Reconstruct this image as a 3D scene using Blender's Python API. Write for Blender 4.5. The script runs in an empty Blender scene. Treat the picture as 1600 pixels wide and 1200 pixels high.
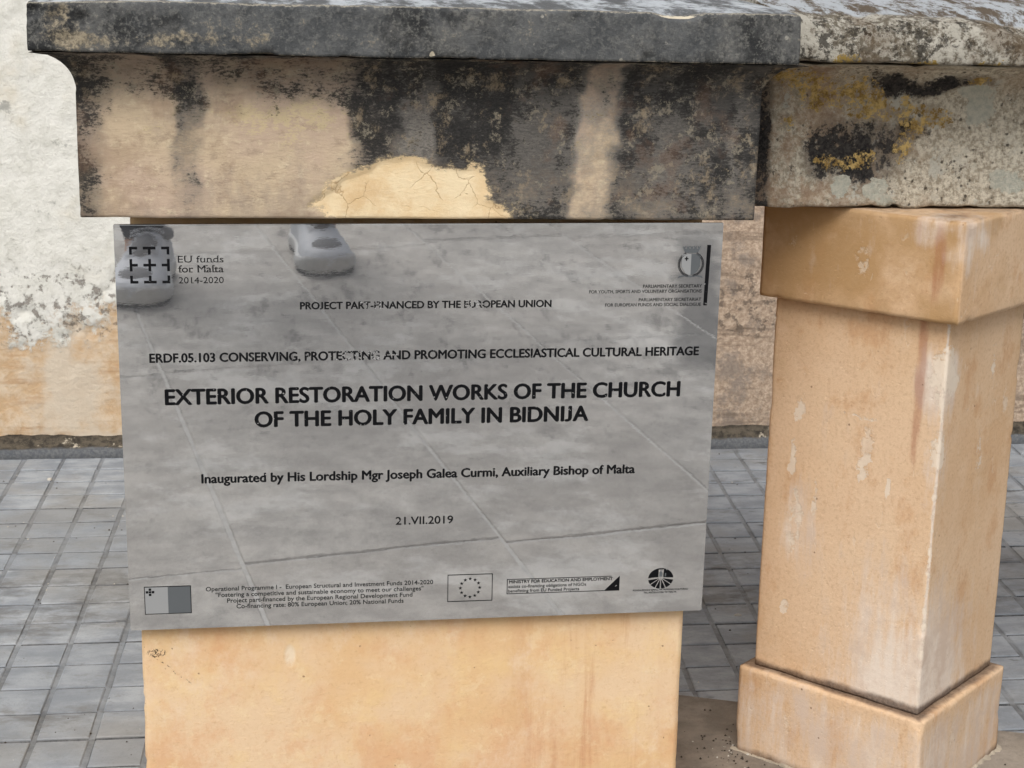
import bpy, bmesh, math, random
import numpy as np
from mathutils import Vector, Matrix

S = bpy.context.scene
COL = S.collection
random.seed(4)

# ------------------------------------------------------------------ camera
CAM = Vector((-0.14531, -1.65390, 0.89109))
c_r = Vector((0.99022281, -0.13755199, 0.02319995))
c_u = Vector((0.00943066, 0.23194608, 0.97268293))
c_f = Vector((0.13917561, 0.96295403, -0.23097551))
cam = bpy.data.cameras.new('camera')
cam.sensor_width = 36
cam.lens = 2608.5 / 1600 * 36
cam.clip_start = 0.02
cam.clip_end = 600
cam.dof.use_dof = True
cam.dof.focus_distance = 1.62
cam.dof.aperture_fstop = 45.0
camo = bpy.data.objects.new('camera', cam)
COL.objects.link(camo)
camo.matrix_world = Matrix(((c_r.x, c_u.x, -c_f.x, CAM.x), (c_r.y, c_u.y, -c_f.y, CAM.y),
                            (c_r.z, c_u.z, -c_f.z, CAM.z), (0, 0, 0, 1)))
S.camera = camo

# ------------------------------------------------------------------ sky, sun, exposure
SUN_EL, SUN_AZ = math.radians(52), math.radians(200)      # azimuth clockwise from +y: light comes from behind the photographer, a little left
w = bpy.data.worlds.new('World')
S.world = w
w.use_nodes = True
nt = w.node_tree
bg = nt.nodes['Background']
sky = nt.nodes.new('ShaderNodeTexSky')
sky.sky_type = 'NISHITA'
sky.sun_disc = False
sky.sun_elevation = SUN_EL
sky.sun_rotation = SUN_AZ
sky.air_density = 1.4
sky.dust_density = 5
hs = nt.nodes.new('ShaderNodeHueSaturation')
hs.inputs['Saturation'].default_value = 0.38
nt.links.new(sky.outputs[0], hs.inputs['Color'])
nt.links.new(hs.outputs[0], bg.inputs[0])
bg.inputs[1].default_value = 0.10
sun = bpy.data.lights.new('sun', 'SUN')
sun.energy = 1.5
sun.angle = math.radians(34)
sun.color = (1, 0.96, 0.9)
suno = bpy.data.objects.new('sun', sun)
COL.objects.link(suno)
sd = Vector((math.sin(SUN_AZ) * math.cos(SUN_EL), math.cos(SUN_AZ) * math.cos(SUN_EL), math.sin(SUN_EL)))
suno.rotation_euler = sd.to_track_quat('Z', 'Y').to_euler()
S.view_settings.view_transform = 'Standard'
S.view_settings.look = 'None'
S.view_settings.gamma = 1
S.view_settings.exposure = 0.5

# ------------------------------------------------------------------ numpy noise
_rs = np.random.RandomState(11)
_tab = _rs.rand(64, 64, 64).astype(np.float32)
def vnoise(P):
    i = np.floor(P).astype(int)
    f = P - i
    f = f * f * (3 - 2 * f)
    i &= 63
    j = (i + 1) & 63
    x0, y0, z0 = i.T
    x1, y1, z1 = j.T
    fx, fy, fz = f.T
    def L(a, b, t): return a + (b - a) * t
    return L(L(L(_tab[x0, y0, z0], _tab[x1, y0, z0], fx), L(_tab[x0, y1, z0], _tab[x1, y1, z0], fx), fy),
             L(L(_tab[x0, y0, z1], _tab[x1, y0, z1], fx), L(_tab[x0, y1, z1], _tab[x1, y1, z1], fx), fy), fz)
def fbm(P, scale, octv=4, seed=0.0):
    P = np.asarray(P, float) * scale + seed * 7.31 + 100
    s, a, t = 0, 1.0, 0
    for k in range(octv):
        s = s + a * vnoise(P * 2 ** k + k * 17.7)
        t += a
        a *= .5
    return s / t                       # 0..1, mean .5
def sst(a, b, v):
    t = np.clip((v - a) / (b - a), 0, 1)
    return t * t * (3 - 2 * t)
def blob(x, z, cx, cz, rx, rz):
    return np.clip(1.5 - np.sqrt(((x - cx) / rx) ** 2 + ((z - cz) / rz) ** 2), 0, 1)

# ------------------------------------------------------------------ tagging
def tag(o, label=None, cat=None, group=None, kind=None):
    if label: o['label'] = label
    if cat: o['category'] = cat
    if group: o['group'] = group
    if kind: o['kind'] = kind
    return o
def empty(name, loc=(0, 0, 0), rz=0.0):
    o = bpy.data.objects.new(name, None)
    o.empty_display_size = .05
    o.location = loc
    o.rotation_euler = (0, 0, rz)
    COL.objects.link(o)
    return o
def link(name, me, mat=None, parent=None, smooth=False):
    o = bpy.data.objects.new(name, me)
    if mat is not None and not me.materials: me.materials.append(mat)
    COL.objects.link(o)
    if parent is not None: o.parent = parent
    if smooth:
        for p in me.polygons: p.use_smooth = True
    return o
def mesh(name, V, F):
    me = bpy.data.meshes.new(name)
    me.from_pydata([tuple(map(float, v)) for v in V], [], F)
    me.update()
    return me

# ------------------------------------------------------------------ shader helper
class Sh:
    def __init__(s, name):
        s.m = bpy.data.materials.new(name)
        s.m.use_nodes = True
        s.t = s.m.node_tree
        s.b = s.t.nodes['Principled BSDF']
        s.b.inputs['Roughness'].default_value = .85
        s.b.inputs['Specular IOR Level'].default_value = .3
        s.co = s.t.nodes.new('ShaderNodeTexCoord').outputs['Object']
    def lk(s, a, b):
        if isinstance(a, (int, float)): b.default_value = a
        elif isinstance(a, (tuple, list)): b.default_value = tuple(a) + ((1,) if len(a) == 3 and len(b.default_value) == 4 else ())
        else: s.t.links.new(a, b)
    def mapped(s, sc=(1, 1, 1), loc=(0, 0, 0), rot=(0, 0, 0), co=None):
        n = s.t.nodes.new('ShaderNodeMapping')
        s.lk(co or s.co, n.inputs[0])
        n.inputs[1].default_value = loc; n.inputs[2].default_value = rot; n.inputs[3].default_value = sc
        return n.outputs[0]
    def noise(s, scale, detail=4, rough=.55, co=None, dist=0.0):
        n = s.t.nodes.new('ShaderNodeTexNoise')
        s.lk(co or s.co, n.inputs['Vector'])
        n.inputs['Scale'].default_value = scale; n.inputs['Detail'].default_value = detail
        n.inputs['Roughness'].default_value = rough; n.inputs['Distortion'].default_value = dist
        return n.outputs[0]
    def voro(s, scale, co=None, feature='F1', rnd=1.0):
        n = s.t.nodes.new('ShaderNodeTexVoronoi')
        n.feature = feature
        s.lk(co or s.co, n.inputs['Vector'])
        n.inputs['Scale'].default_value = scale
        n.inputs['Randomness'].default_value = rnd
        return n.outputs[0]
    def mth(s, op, a, b=0.0, c=None, clamp=False):
        n = s.t.nodes.new('ShaderNodeMath')
        n.operation = op; n.use_clamp = clamp
        s.lk(a, n.inputs[0]); s.lk(b, n.inputs[1])
        if c is not None: s.lk(c, n.inputs[2])
        return n.outputs[0]
    def step(s, v, a, b):
        n = s.t.nodes.new('ShaderNodeMapRange')
        n.interpolation_type = 'SMOOTHSTEP'
        s.lk(v, n.inputs[0]); n.inputs[1].default_value = a; n.inputs[2].default_value = b
        return n.outputs[0]
    def mix(s, f, a, b, mode='MIX'):
        n = s.t.nodes.new('ShaderNodeMix')
        n.data_type = 'RGBA'; n.blend_type = mode
        s.lk(f, n.inputs[0]); s.lk(a, n.inputs[6]); s.lk(b, n.inputs[7])
        return n.outputs[2]
    def mask(s):
        a = s.t.nodes.new('ShaderNodeAttribute'); a.attribute_name = 'mask'
        q = s.t.nodes.new('ShaderNodeSeparateColor')
        s.t.links.new(a.outputs['Color'], q.inputs[0])
        return q.outputs[0], q.outputs[1], q.outputs[2], a.outputs['Alpha']
    def xyz(s):
        q = s.t.nodes.new('ShaderNodeSeparateXYZ'); s.t.links.new(s.co, q.inputs[0]); return q.outputs
    def perturb(s, m, n, k):            # mask + (noise-.5)*k
        return s.mth('MULTIPLY_ADD', s.mth('SUBTRACT', n, .5), k, m)
    def color(s, c): s.lk(c, s.b.inputs['Base Color'])
    def bump(s, h, strength=.5, dist=.002, prev=None):
        n = s.t.nodes.new('ShaderNodeBump')
        n.inputs['Strength'].default_value = strength; n.inputs['Distance'].default_value = dist
        s.lk(h, n.inputs['Height'])
        if prev is not None: s.t.links.new(prev, n.inputs['Normal'])
        s.t.links.new(n.outputs[0], s.b.inputs['Normal'])
        return n.outputs[0]
    def rough(s, v): s.lk(v, s.b.inputs['Roughness'])
def srgb(r, g, b, k=1.0):
    f = lambda c: ((c / 255 + .055) / 1.055) ** 2.4 if c > 10 else c / 255 / 12.92
    return (f(r) * k, f(g) * k, f(b) * k)
K = .74          # photograph colour -> albedo under this light

# ------------------------------------------------------------------ dense stone block
def grid_box(lo, hi, st):
    """six gridded faces, welded: returns bmesh"""
    bm = bmesh.new()
    lo = np.array(lo, float); hi = np.array(hi, float)
    ax = []
    for k in range(3):
        n = max(2, int(round((hi[k] - lo[k]) / st[k])))
        ax.append(np.linspace(lo[k], hi[k], n + 1))
    idx = {}
    V = []
    def vid(i, j, k):
        key = (i, j, k)
        if key not in idx:
            idx[key] = len(V)
            V.append((ax[0][i], ax[1][j], ax[2][k]))
        return idx[key]
    nx, ny, nz = [len(a) - 1 for a in ax]
    F = []
    for k in (0, nz):
        for i in range(nx):
            for j in range(ny):
                q = [vid(i, j, k), vid(i + 1, j, k), vid(i + 1, j + 1, k), vid(i, j + 1, k)]
                F.append(q if k else q[::-1])
    for j in (0, ny):
        for i in range(nx):
            for k in range(nz):
                q = [vid(i, j, k), vid(i + 1, j, k), vid(i + 1, j, k + 1), vid(i, j, k + 1)]
                F.append(q[::-1] if j else q)
    for i in (0, nx):
        for j in range(ny):
            for k in range(nz):
                q = [vid(i, j, k), vid(i, j + 1, k), vid(i, j + 1, k + 1), vid(i, j, k + 1)]
                F.append(q if i else q[::-1])
    return np.array(V), F
def stone(name, lo, hi, st, mat, parent=None, bev=.003, amp=.0012, nscale=18, seed=0, warp=None, maskf=None, chips=.5):
    V, F = grid_box(lo, hi, st)
    lo = np.array(lo, float); hi = np.array(hi, float)
    V0 = V.copy()
    # rounded, slightly broken arrises
    r = bev * (1 + 2.5 * chips * sst(.52, .8, fbm(V0, 22, 4, seed + 3)) + 4 * chips * sst(.66, .8, fbm(V0, 45, 3, seed + 8)))
    inner = np.clip(V, lo + r[:, None], hi - r[:, None])
    d = V - inner
    n = np.linalg.norm(d, axis=1)
    ed = n > r * 1.0001
    V = np.where(ed[:, None], inner + d / np.maximum(n, 1e-9)[:, None] * r[:, None], V)
    if warp is not None: V = warp(V, V0)
    D = np.stack([fbm(V0, nscale, 4, seed + 20 + k) - .5 for k in range(3)], 1)
    V = V + D * 2 * amp
    me = mesh(name, V, F)
    if maskf is not None:
        M = maskf(V0)
        a = me.color_attributes.new('mask', 'FLOAT_COLOR', 'POINT')
        buf = np.ones((len(V), 4), np.float32)
        for k, m in enumerate(M[:4]): buf[:, k] = m
        if len(M) > 4:
            a5 = me.attributes.new('scuff', 'FLOAT', 'POINT'); a5.data.foreach_set('value', np.asarray(M[4], np.float32))
            a = me.color_attributes['mask']
        a.data.foreach_set('color', buf.ravel())
    return link(name, me, mat, parent, smooth=True)

# ================================================================== MATERIALS
def mat_dark_slab():
    s = Sh('blackened_limestone')
    R, G, B, A = s.mask()                     # R beige showing, G white chip, B top surface, lichen with painted sky sheen
    n0 = s.noise(24, 10, .74); n2 = s.noise(210, 6, .75); n3 = s.noise(7, 8, .66)
    dark = s.mix(s.step(n0, .40, .62), srgb(46, 48, 50, K), srgb(108, 109, 109, K))
    dark = s.mix(s.mth('MULTIPLY', s.step(n2, .48, .62), .6), dark, srgb(136, 136, 132, K))
    dark = s.mix(s.mth('MULTIPLY', s.step(n3, .48, .6), .45), dark, srgb(100, 104, 108, K))
    beige = s.mix(s.step(n2, .4, .6), srgb(112, 104, 90, K), srgb(176, 164, 140, K))
    c = s.mix(s.mth('MULTIPLY', s.step(s.perturb(s.perturb(R, n0, 3.2), n2, 1.4), .42, .95), .85), dark, beige)
    sp = s.step(s.perturb(s.voro(70), s.noise(120, 3), .2), .15, .10)         # small pale lichen specks
    c = s.mix(s.mth('MULTIPLY', sp, s.step(n0, .5, .58)), c, srgb(168, 166, 158, K))
    ed = s.mth('MULTIPLY', A, -1.0)
    c = s.mix(s.step(s.perturb(s.mth('SUBTRACT', 1.0, A), n2, 2.2), .62, .95), c, srgb(172, 166, 152, K))
    top = s.mix(s.step(s.noise(30, 9, .75, co=s.mapped((1, .3, 1))), .42, .58), srgb(96, 100, 104, K), srgb(196, 204, 212, K))  # pale lichen with a bluish sky sheen painted into the colour
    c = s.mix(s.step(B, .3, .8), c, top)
    c = s.mix(s.step(s.perturb(G, n2, .9), .45, .6), c, srgb(232, 222, 200, K))
    s.color(c)
    h = s.mth('ADD', n2, s.mth('MULTIPLY', n0, 2.5))
    s.bump(h, .7, .0025)
    s.rough(.8)
    return s.m
def mat_moulding():
    s = Sh('streaked_limestone')
    R, G, B, A = s.mask()                     # R black crust, G bare orange stone, B grey, A cream-speckle band
    hz = s.mapped((1, 1, 2.6))
    hair = s.noise(150, 7, .72, co=s.mapped((.45, 1, 3)))
    multi = s.noise(22, 11, .78, co=s.mapped((1, 1, 1.25)))
    fine = s.noise(190, 6, .75, co=hz); big = s.noise(9, 6, .6)
    light = s.mix(s.step(big, .40, .60), srgb(206, 184, 164, K), srgb(216, 196, 168, K))
    light = s.mix(s.mth('MULTIPLY', s.step(hair, .44, .66), .22), light, srgb(150, 130, 112, K))
    light = s.mix(s.mth('MULTIPLY', s.step(s.noise(48, 10, .8, co=s.mapped((.8, 1, 1.5), (6, 2, 8))), .52, .62), .5), light, srgb(158, 140, 122, K))
    light = s.mix(s.mth('MULTIPLY', s.step(s.noise(70, 10, .8, co=s.mapped((.8, 1, 1.3), (2, 6, 1))), .54, .62), .6), light, srgb(232, 216, 186, K))
    light = s.mix(s.mth('MULTIPLY', s.step(s.noise(6, 8, .7, co=s.mapped((1.6, 1, 1), (3, 1, 5))), .48, .6), .5), light, srgb(164, 150, 138, K))
    grey = s.mix(s.step(s.perturb(fine, multi, .8), .38, .62), srgb(98, 96, 93, K), srgb(152, 147, 140, K))
    c = s.mix(s.step(s.perturb(s.perturb(B, multi, 1.8), fine, .7), .25, .85), light, grey)
    crm = s.step(s.perturb(s.perturb(s.mth('MULTIPLY', A, .75), multi, 4.6), fine, 2.6), .62, 1.0)
    c = s.mix(s.mth('MULTIPLY', crm, .8), c, srgb(220, 202, 162, K))
    soft = s.mth('MULTIPLY', s.step(s.perturb(s.perturb(R, big, .6), multi, .8), .05, .85), .75)
    c = s.mix(soft, c, s.mix(s.step(s.perturb(hair, multi, 1.2), .4, .6), srgb(64, 63, 63, K), srgb(104, 101, 98, K)))
    blk = s.mix(s.step(fine, .42, .66), srgb(24, 25, 27, K), srgb(56, 55, 54, K))
    d = s.perturb(s.perturb(R, multi, 3.4), fine, 2.2)
    c = s.mix(s.mth('MULTIPLY', s.step(d, .52, .92), .92), c, blk)
    fl = s.mth('MULTIPLY', s.step(s.noise(52, 10, .82), .545, .60), s.step(R, .25, .5))
    c = s.mix(s.mth('MULTIPLY', fl, .7), c, srgb(156, 148, 132, K))
    red = s.step(s.noise(14, 8, .7), .52, .64)
    c = s.mix(s.mth('MULTIPLY', red, .3), c, srgb(128, 98, 78, K))
    wr = s.mth('MULTIPLY', s.step(s.noise(34, 11, .82, co=s.mapped((1, 1, .8), (8, 8, 8))), .53, .62), s.step(B, .2, .6))
    c = s.mix(s.mth('MULTIPLY', wr, .5), c, srgb(176, 158, 132, K))
    # bare patch with hair cracks
    gm = s.perturb(s.perturb(G, multi, 2.2), fine, .7)
    g = s.step(gm, .47, .52)
    rim = s.mth('MULTIPLY', s.step(gm, .33, .46), s.mth('SUBTRACT', 1.0, g))
    c = s.mix(s.mth('MULTIPLY', rim, .6), c, srgb(214, 194, 158, K))
    o = s.mix(s.step(s.noise(20, 8, .68), .40, .60), srgb(236, 210, 168, K * 1.1), srgb(245, 226, 190, K * 1.1))
    o = s.mix(s.mth('MULTIPLY', s.step(s.noise(14, 9, .72), .47, .6), .45), o, srgb(222, 184, 134, K))
    o = s.mix(s.mth('MULTIPLY', s.step(fine, .5, .7), .3), o, srgb(246, 228, 190, K))
    wco = s.t.nodes.new('ShaderNodeVectorMath'); wco.operation = 'ADD'
    nz = s.t.nodes.new('ShaderNodeTexNoise'); nz.inputs['Scale'].default_value = 34; nz.inputs['Detail'].default_value = 5
    s.lk(s.co, nz.inputs['Vector'])
    sc_ = s.t.nodes.new('ShaderNodeVectorMath'); sc_.operation = 'SCALE'; sc_.inputs['Scale'].default_value = .03
    s.lk(nz.outputs['Color'], sc_.inputs[0]); s.lk(s.co, wco.inputs[0]); s.lk(sc_.outputs[0], wco.inputs[1])
    ck = s.mth('SUBTRACT', 1.0, s.step(s.voro(30, co=wco.outputs[0], feature='DISTANCE_TO_EDGE'), .0, .016))
    ck = s.mth('MULTIPLY', ck, s.step(s.noise(17, 2), .47, .53))
    o = s.mix(s.mth('MULTIPLY', ck, .6), o, srgb(176, 140, 96, K))
    c = s.mix(g, c, o)
    s.color(c)
    h = s.mth('ADD', s.mth('MULTIPLY', fine, .8), s.mth('MULTIPLY', multi, 2.2))
    h = s.mth('SUBTRACT', h, s.mth('MULTIPLY', ck, s.mth('MULTIPLY', g, .6)))
    h = s.mth('SUBTRACT', h, s.mth('MULTIPLY', g, .5))
    s.bump(h, .5, .0018)
    s.rough(.88)
    return s.m
def mat_coping():
    s = Sh('lichen_limestone')
    R, G, B, A = s.mask()                     # R black and painted end shade, G yellow lichen, B pale crust (on the slab: sheened top), A 0 on the weathered slab
    multi = s.noise(26, 12, .8); fine = s.noise(170, 7, .8); big = s.noise(12, 6, .62); m2 = s.noise(60, 9, .78, co=s.mapped((1, 1, 1), (4, 2, 1)))
    c = s.mix(s.step(fine, .42, .58), srgb(176, 166, 148, K * 1.2), srgb(232, 225, 208, K * 1.2))
    c = s.mix(s.mth('MULTIPLY', s.step(big, .5, .6), .55), c, s.mix(s.step(m2, .42, .56), srgb(150, 130, 110, K), srgb(206, 184, 158, K)))
    c = s.mix(s.mth('MULTIPLY', s.step(m2, .56, .64), .6), c, srgb(100, 88, 74, K))
    c = s.mix(s.mth('MULTIPLY', s.step(multi, .53, .58), .75), c, srgb(226, 222, 208, K * 1.15))
    Xc = s.xyz()[0]
    wl = s.mth('MULTIPLY', s.step(s.noise(18, 10, .76, co=s.mapped((1, 1, .8), (4, 4, 4))), .44, .56), s.step(Xc, .56, .42))
    c = s.mix(s.mth('MULTIPLY', wl, .65), c, s.mix(s.step(m2, .44, .56), srgb(176, 140, 112, K), srgb(206, 176, 146, K)))
    bl_ = s.step(s.noise(21, 11, .74, co=s.mapped((1, 1, 1), (7, 3, 9))), .575, .605)
    c = s.mix(s.mth('MULTIPLY', bl_, .85), c, srgb(214, 213, 202, K * 1.15))
    db_ = s.step(s.noise(40, 11, .8, co=s.mapped((1, 1, 1), (1, 9, 2))), .59, .63)
    c = s.mix(s.mth('MULTIPLY', db_, .8), c, srgb(62, 54, 48, K))
    pits = s.mth('MULTIPLY', s.step(s.perturb(s.voro(110), fine, .5), .24, .12), s.step(multi, .44, .54))
    c = s.mix(s.mth('MULTIPLY', pits, .8), c, srgb(56, 50, 44, K))
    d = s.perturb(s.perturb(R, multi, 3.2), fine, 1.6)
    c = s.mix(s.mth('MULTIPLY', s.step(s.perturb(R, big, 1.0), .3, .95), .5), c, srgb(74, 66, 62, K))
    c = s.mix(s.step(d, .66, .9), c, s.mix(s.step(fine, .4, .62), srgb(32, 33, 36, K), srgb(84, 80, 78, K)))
    p = s.perturb(s.perturb(B, multi, 2.4), m2, 1.2)
    p = s.mth('MULTIPLY', p, s.step(B, .1, .35))
    c = s.mix(s.step(p, .58, .64), c, s.mix(s.step(fine, .42, .58), srgb(192, 194, 182, K * 1.15), srgb(214, 212, 198, K * 1.15)))
    y = s.perturb(s.perturb(G, s.noise(85, 10, .82), 5.6), fine, 2.4)
    y = s.mth('MULTIPLY', y, s.step(G, .06, .3))
    c = s.mix(s.step(y, .56, .64), c, s.mix(s.step(m2, .42, .58), srgb(158, 128, 72, K * 1.1), srgb(226, 196, 128, K * 1.2)))
    # the weathered slab : chalky white crust, dark crevices, brown film
    w_ = s.mix(s.step(s.perturb(fine, multi, 1.2), .40, .60), srgb(120, 112, 98, K), srgb(214, 210, 198, K))
    w_ = s.mix(s.mth('MULTIPLY', s.step(s.perturb(m2, R, .0), .52, .57), .85), w_, srgb(54, 50, 44, K))
    w_ = s.mix(s.step(d, .85, .98), w_, srgb(48, 45, 42, K))
    w_ = s.mix(s.mth('MULTIPLY', s.step(big, .52, .62), .45), w_, srgb(112, 90, 64, K))
    w_ = s.mix(s.step(y, .7, .78), w_, srgb(176, 148, 78, K))
    tp = s.mix(s.step(s.noise(40, 10, .8, co=s.mapped((1, .35, 1))), .44, .54), srgb(110, 98, 84, K), srgb(206, 214, 222, K))  # slab top: blotchy stone, sky sheen painted in as pale blue
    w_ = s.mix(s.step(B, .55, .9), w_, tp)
    c = s.mix(A, w_, c)
    s.color(c)
    h = s.mth('ADD', fine, s.mth('MULTIPLY', multi, 3.5))
    h = s.mth('SUBTRACT', h, s.mth('MULTIPLY', pits, .8))
    s.bump(h, .85, .003)
    s.rough(.92)
    return s.m
def mat_shaft():
    s = Sh('honey_limestone')
    X, Y, Z = s.xyz()
    fine = s.noise(210, 6, .7); med = s.noise(14, 11, .72); big = s.noise(5, 7, .6)
    c = s.mix(s.step(big, .42, .58), srgb(242, 212, 176, K), srgb(238, 200, 154, K))
    c = s.mix(s.mth('MULTIPLY', s.step(med, .48, .66), .6), c, srgb(246, 214, 160, K))
    c = s.mix(s.mth('MULTIPLY', s.step(fine, .5, .75), .3), c, srgb(214, 170, 124, K))
    c = s.mix(s.mth('MULTIPLY', s.step(s.noise(10, 10, .74, co=s.mapped((1, 1, .8), (9, 1, 4))), .47, .62), .5), c, srgb(228, 172, 128, K))
    c = s.mix(s.mth('MULTIPLY', s.step(s.noise(26, 9, .76, co=s.mapped((1, 1, 1), (2, 9, 4))), .54, .62), .45), c, srgb(250, 226, 184, K))
    st = s.noise(1, 8, .7, co=s.mapped((30, 1, 2.2)), dist=.9)           # vertical run-off streaks right of centre
    stm = s.mth('MULTIPLY', s.step(X, .08, .14), s.mth('SUBTRACT', 1.0, s.step(X, .22, .285)))
    c = s.mix(s.mth('MULTIPLY', s.mth('MULTIPLY', s.step(st, .46, .66), stm), .5), c, srgb(206, 148, 108, K))
    wht = s.mth('MULTIPLY', s.step(s.noise(9, 7, .7, co=s.mapped((1, 1, .7), (3, 0, 1))), .6, .7), .55)
    c = s.mix(wht, c, srgb(246, 228, 200, K))
    sp = s.mth('MULTIPLY', s.step(s.voro(34), .12, .05), s.step(s.noise(8, 3), .5, .6))
    c = s.mix(s.mth('MULTIPLY', sp, .0), c, srgb(120, 92, 64, K))
    c = s.mix(s.mth('MULTIPLY', s.step(s.noise(120, 10, .84), .54, .62), .35), c, srgb(204, 160, 118, K))
    c = s.mix(s.mth('MULTIPLY', s.step(s.noise(7, 11, .76, co=s.mapped((1, 1, .7), (1, 1, 6))), .52, .62), .5), c, srgb(248, 224, 196, K))
    tiny = s.mth('MULTIPLY', s.step(s.perturb(s.voro(70), s.noise(200, 3), .3), .09, .05), s.step(med, .5, .55))
    c = s.mix(s.mth('MULTIPLY', tiny, .7), c, srgb(128, 96, 70, K))
    sc = s.mth('MULTIPLY', s.step(s.voro(13, co=s.mapped((1, 1, .5), (.3, 0, .2))), .1, .05), s.step(med, .45, .55))
    c = s.mix(s.mth('MULTIPLY', sc, .8), c, srgb(250, 232, 206, K))
    t_ = s.mth('ADD', s.mth('MULTIPLY', s.mth('ADD', X, .279), .9), s.mth('SUBTRACT', Z, .212))            # thin slanting scratch near the left arris
    mk = s.mth('MULTIPLY', s.step(s.mth('ABSOLUTE', s.perturb(t_, s.noise(60, 3), .012)), .0016, .0006), s.mth('MULTIPLY', s.step(X, -.233, -.245), s.step(s.noise(170, 3, .6, co=s.mapped((1, 1, 1), (3, 3, 3))), .52, .58)))
    dg_ = s.mth('ADD', s.mth('POWER', s.mth('MULTIPLY', s.mth('ADD', X, .272), 100.0), 2.0), s.mth('POWER', s.mth('MULTIPLY', s.mth('SUBTRACT', Z, .211), 200.0), 2.0))
    mk2 = s.mth('MULTIPLY', s.step(dg_, 1.2, .6), s.step(s.mth('ABSOLUTE', s.mth('SUBTRACT', s.noise(150, 3, .6), .5)), .035, .02))
    c = s.mix(s.mth('MULTIPLY', s.mth('MAXIMUM', mk, mk2), .85), c, srgb(60, 46, 38, K))
    s.color(c)
    s.bump(s.mth('ADD', s.mth('ADD', fine, s.mth('MULTIPLY', med, 2.0)), s.mth('MULTIPLY', sc, -1.0)), .42, .0016)
    s.rough(.88); s.b.inputs['Specular IOR Level'].default_value = .15
    return s.m
def mat_pillar():
    s = Sh('ochre_limestone')
    R, G, B, A = s.mask()                     # R pale salt bloom, G red run-off streak, B darker ochre and painted cap shade, A joint grime (0 = dirty)
    multi = s.noise(12, 11, .72); fine = s.noise(230, 6, .7); big = s.noise(6, 7, .62)
    vert = s.noise(1, 8, .68, co=s.mapped((60, 60, 10)))
    c = s.mix(s.step(big, .40, .60), srgb(230, 200, 168, K * 1.06), srgb(220, 184, 146, K * 1.06))
    c = s.mix(s.mth('MULTIPLY', s.step(multi, .44, .6), .5), c, srgb(236, 210, 180, K * 1.06))
    c = s.mix(s.mth('MULTIPLY', s.step(s.noise(16, 9, .7, co=s.mapped((1, 1, .6), (5, 5, 5))), .52, .64), .45), c, srgb(208, 158, 112, K))
    c = s.mix(s.mth('MULTIPLY', s.step(fine, .46, .7), .28), c, srgb(164, 124, 92, K))
    c = s.mix(s.mth('MULTIPLY', s.step(s.perturb(B, multi, 1.2), .35, .9), .8), c, srgb(186, 148, 100, K))
    bl = s.perturb(s.perturb(R, vert, 1.5), multi, 1.6)
    c = s.mix(s.mth('MULTIPLY', s.step(bl, .15, .8), .9), c, s.mix(s.step(multi, .42, .58), srgb(240, 228, 216, K * 1.06), srgb(224, 204, 188, K)))
    c = s.mix(s.mth('MULTIPLY', s.step(s.perturb(G, vert, 1.6), .4, .95), .5), c, srgb(166, 98, 66, K))
    wv = s.t.nodes.new('ShaderNodeTexNoise'); wv.inputs['Scale'].default_value = 22; wv.inputs['Detail'].default_value = 4; s.lk(s.mapped((1, 1, .35)), wv.inputs['Vector'])
    sl = s.mth('ABSOLUTE', s.mth('SUBTRACT', wv.outputs[0], .5))
    scr = s.mth('MULTIPLY', s.step(sl, .008, .003), s.step(s.noise(26, 3, .6, co=s.mapped((1, 1, .7), (1, 7, 3))), .57, .63))
    sc = s.mth('MULTIPLY', s.step(s.perturb(s.voro(15, co=s.mapped((1, 1, .42))), fine, .25), .13, .08), s.step(s.noise(30, 6, .75), .49, .55))
    sa = s.t.nodes.new('ShaderNodeAttribute'); sa.attribute_name = 'scuff'
    scf = s.step(s.perturb(s.perturb(sa.outputs['Fac'], s.noise(45, 8, .76), 2.6), fine, .9), .5, .64)
    sc = s.mth('MAXIMUM', s.mth('MULTIPLY', sc, .6), s.mth('MAXIMUM', scf, s.mth('MULTIPLY', scr, .3)))
    c = s.mix(s.mth('MULTIPLY', sc, .8), c, srgb(244, 230, 212, K))
    ch = s.mth('MULTIPLY', s.step(s.voro(50), .08, .04), s.step(multi, .5, .56))
    c = s.mix(s.mth('MULTIPLY', ch, .7), c, srgb(110, 80, 56, K))
    gr = s.step(s.perturb(A, multi, 1.1), .62, .18)
    c = s.mix(s.mth('MULTIPLY', gr, .85), c, s.mix(s.step(fine, .4, .6), srgb(84, 68, 60, K), srgb(124, 104, 90, K)))
    s.color(c)
    h = s.mth('ADD', s.mth('ADD', s.mth('MULTIPLY', fine, .7), s.mth('MULTIPLY', multi, 2.4)), s.mth('MULTIPLY', sc, -1.4))
    h = s.mth('SUBTRACT', h, s.mth('MULTIPLY', s.step(s.perturb(s.voro(120), fine, .6), .2, .1), .3))
    s.bump(h, .42, .0016)
    s.rough(.86); s.b.inputs['Specular IOR Level'].default_value = .15
    return s.m
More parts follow.
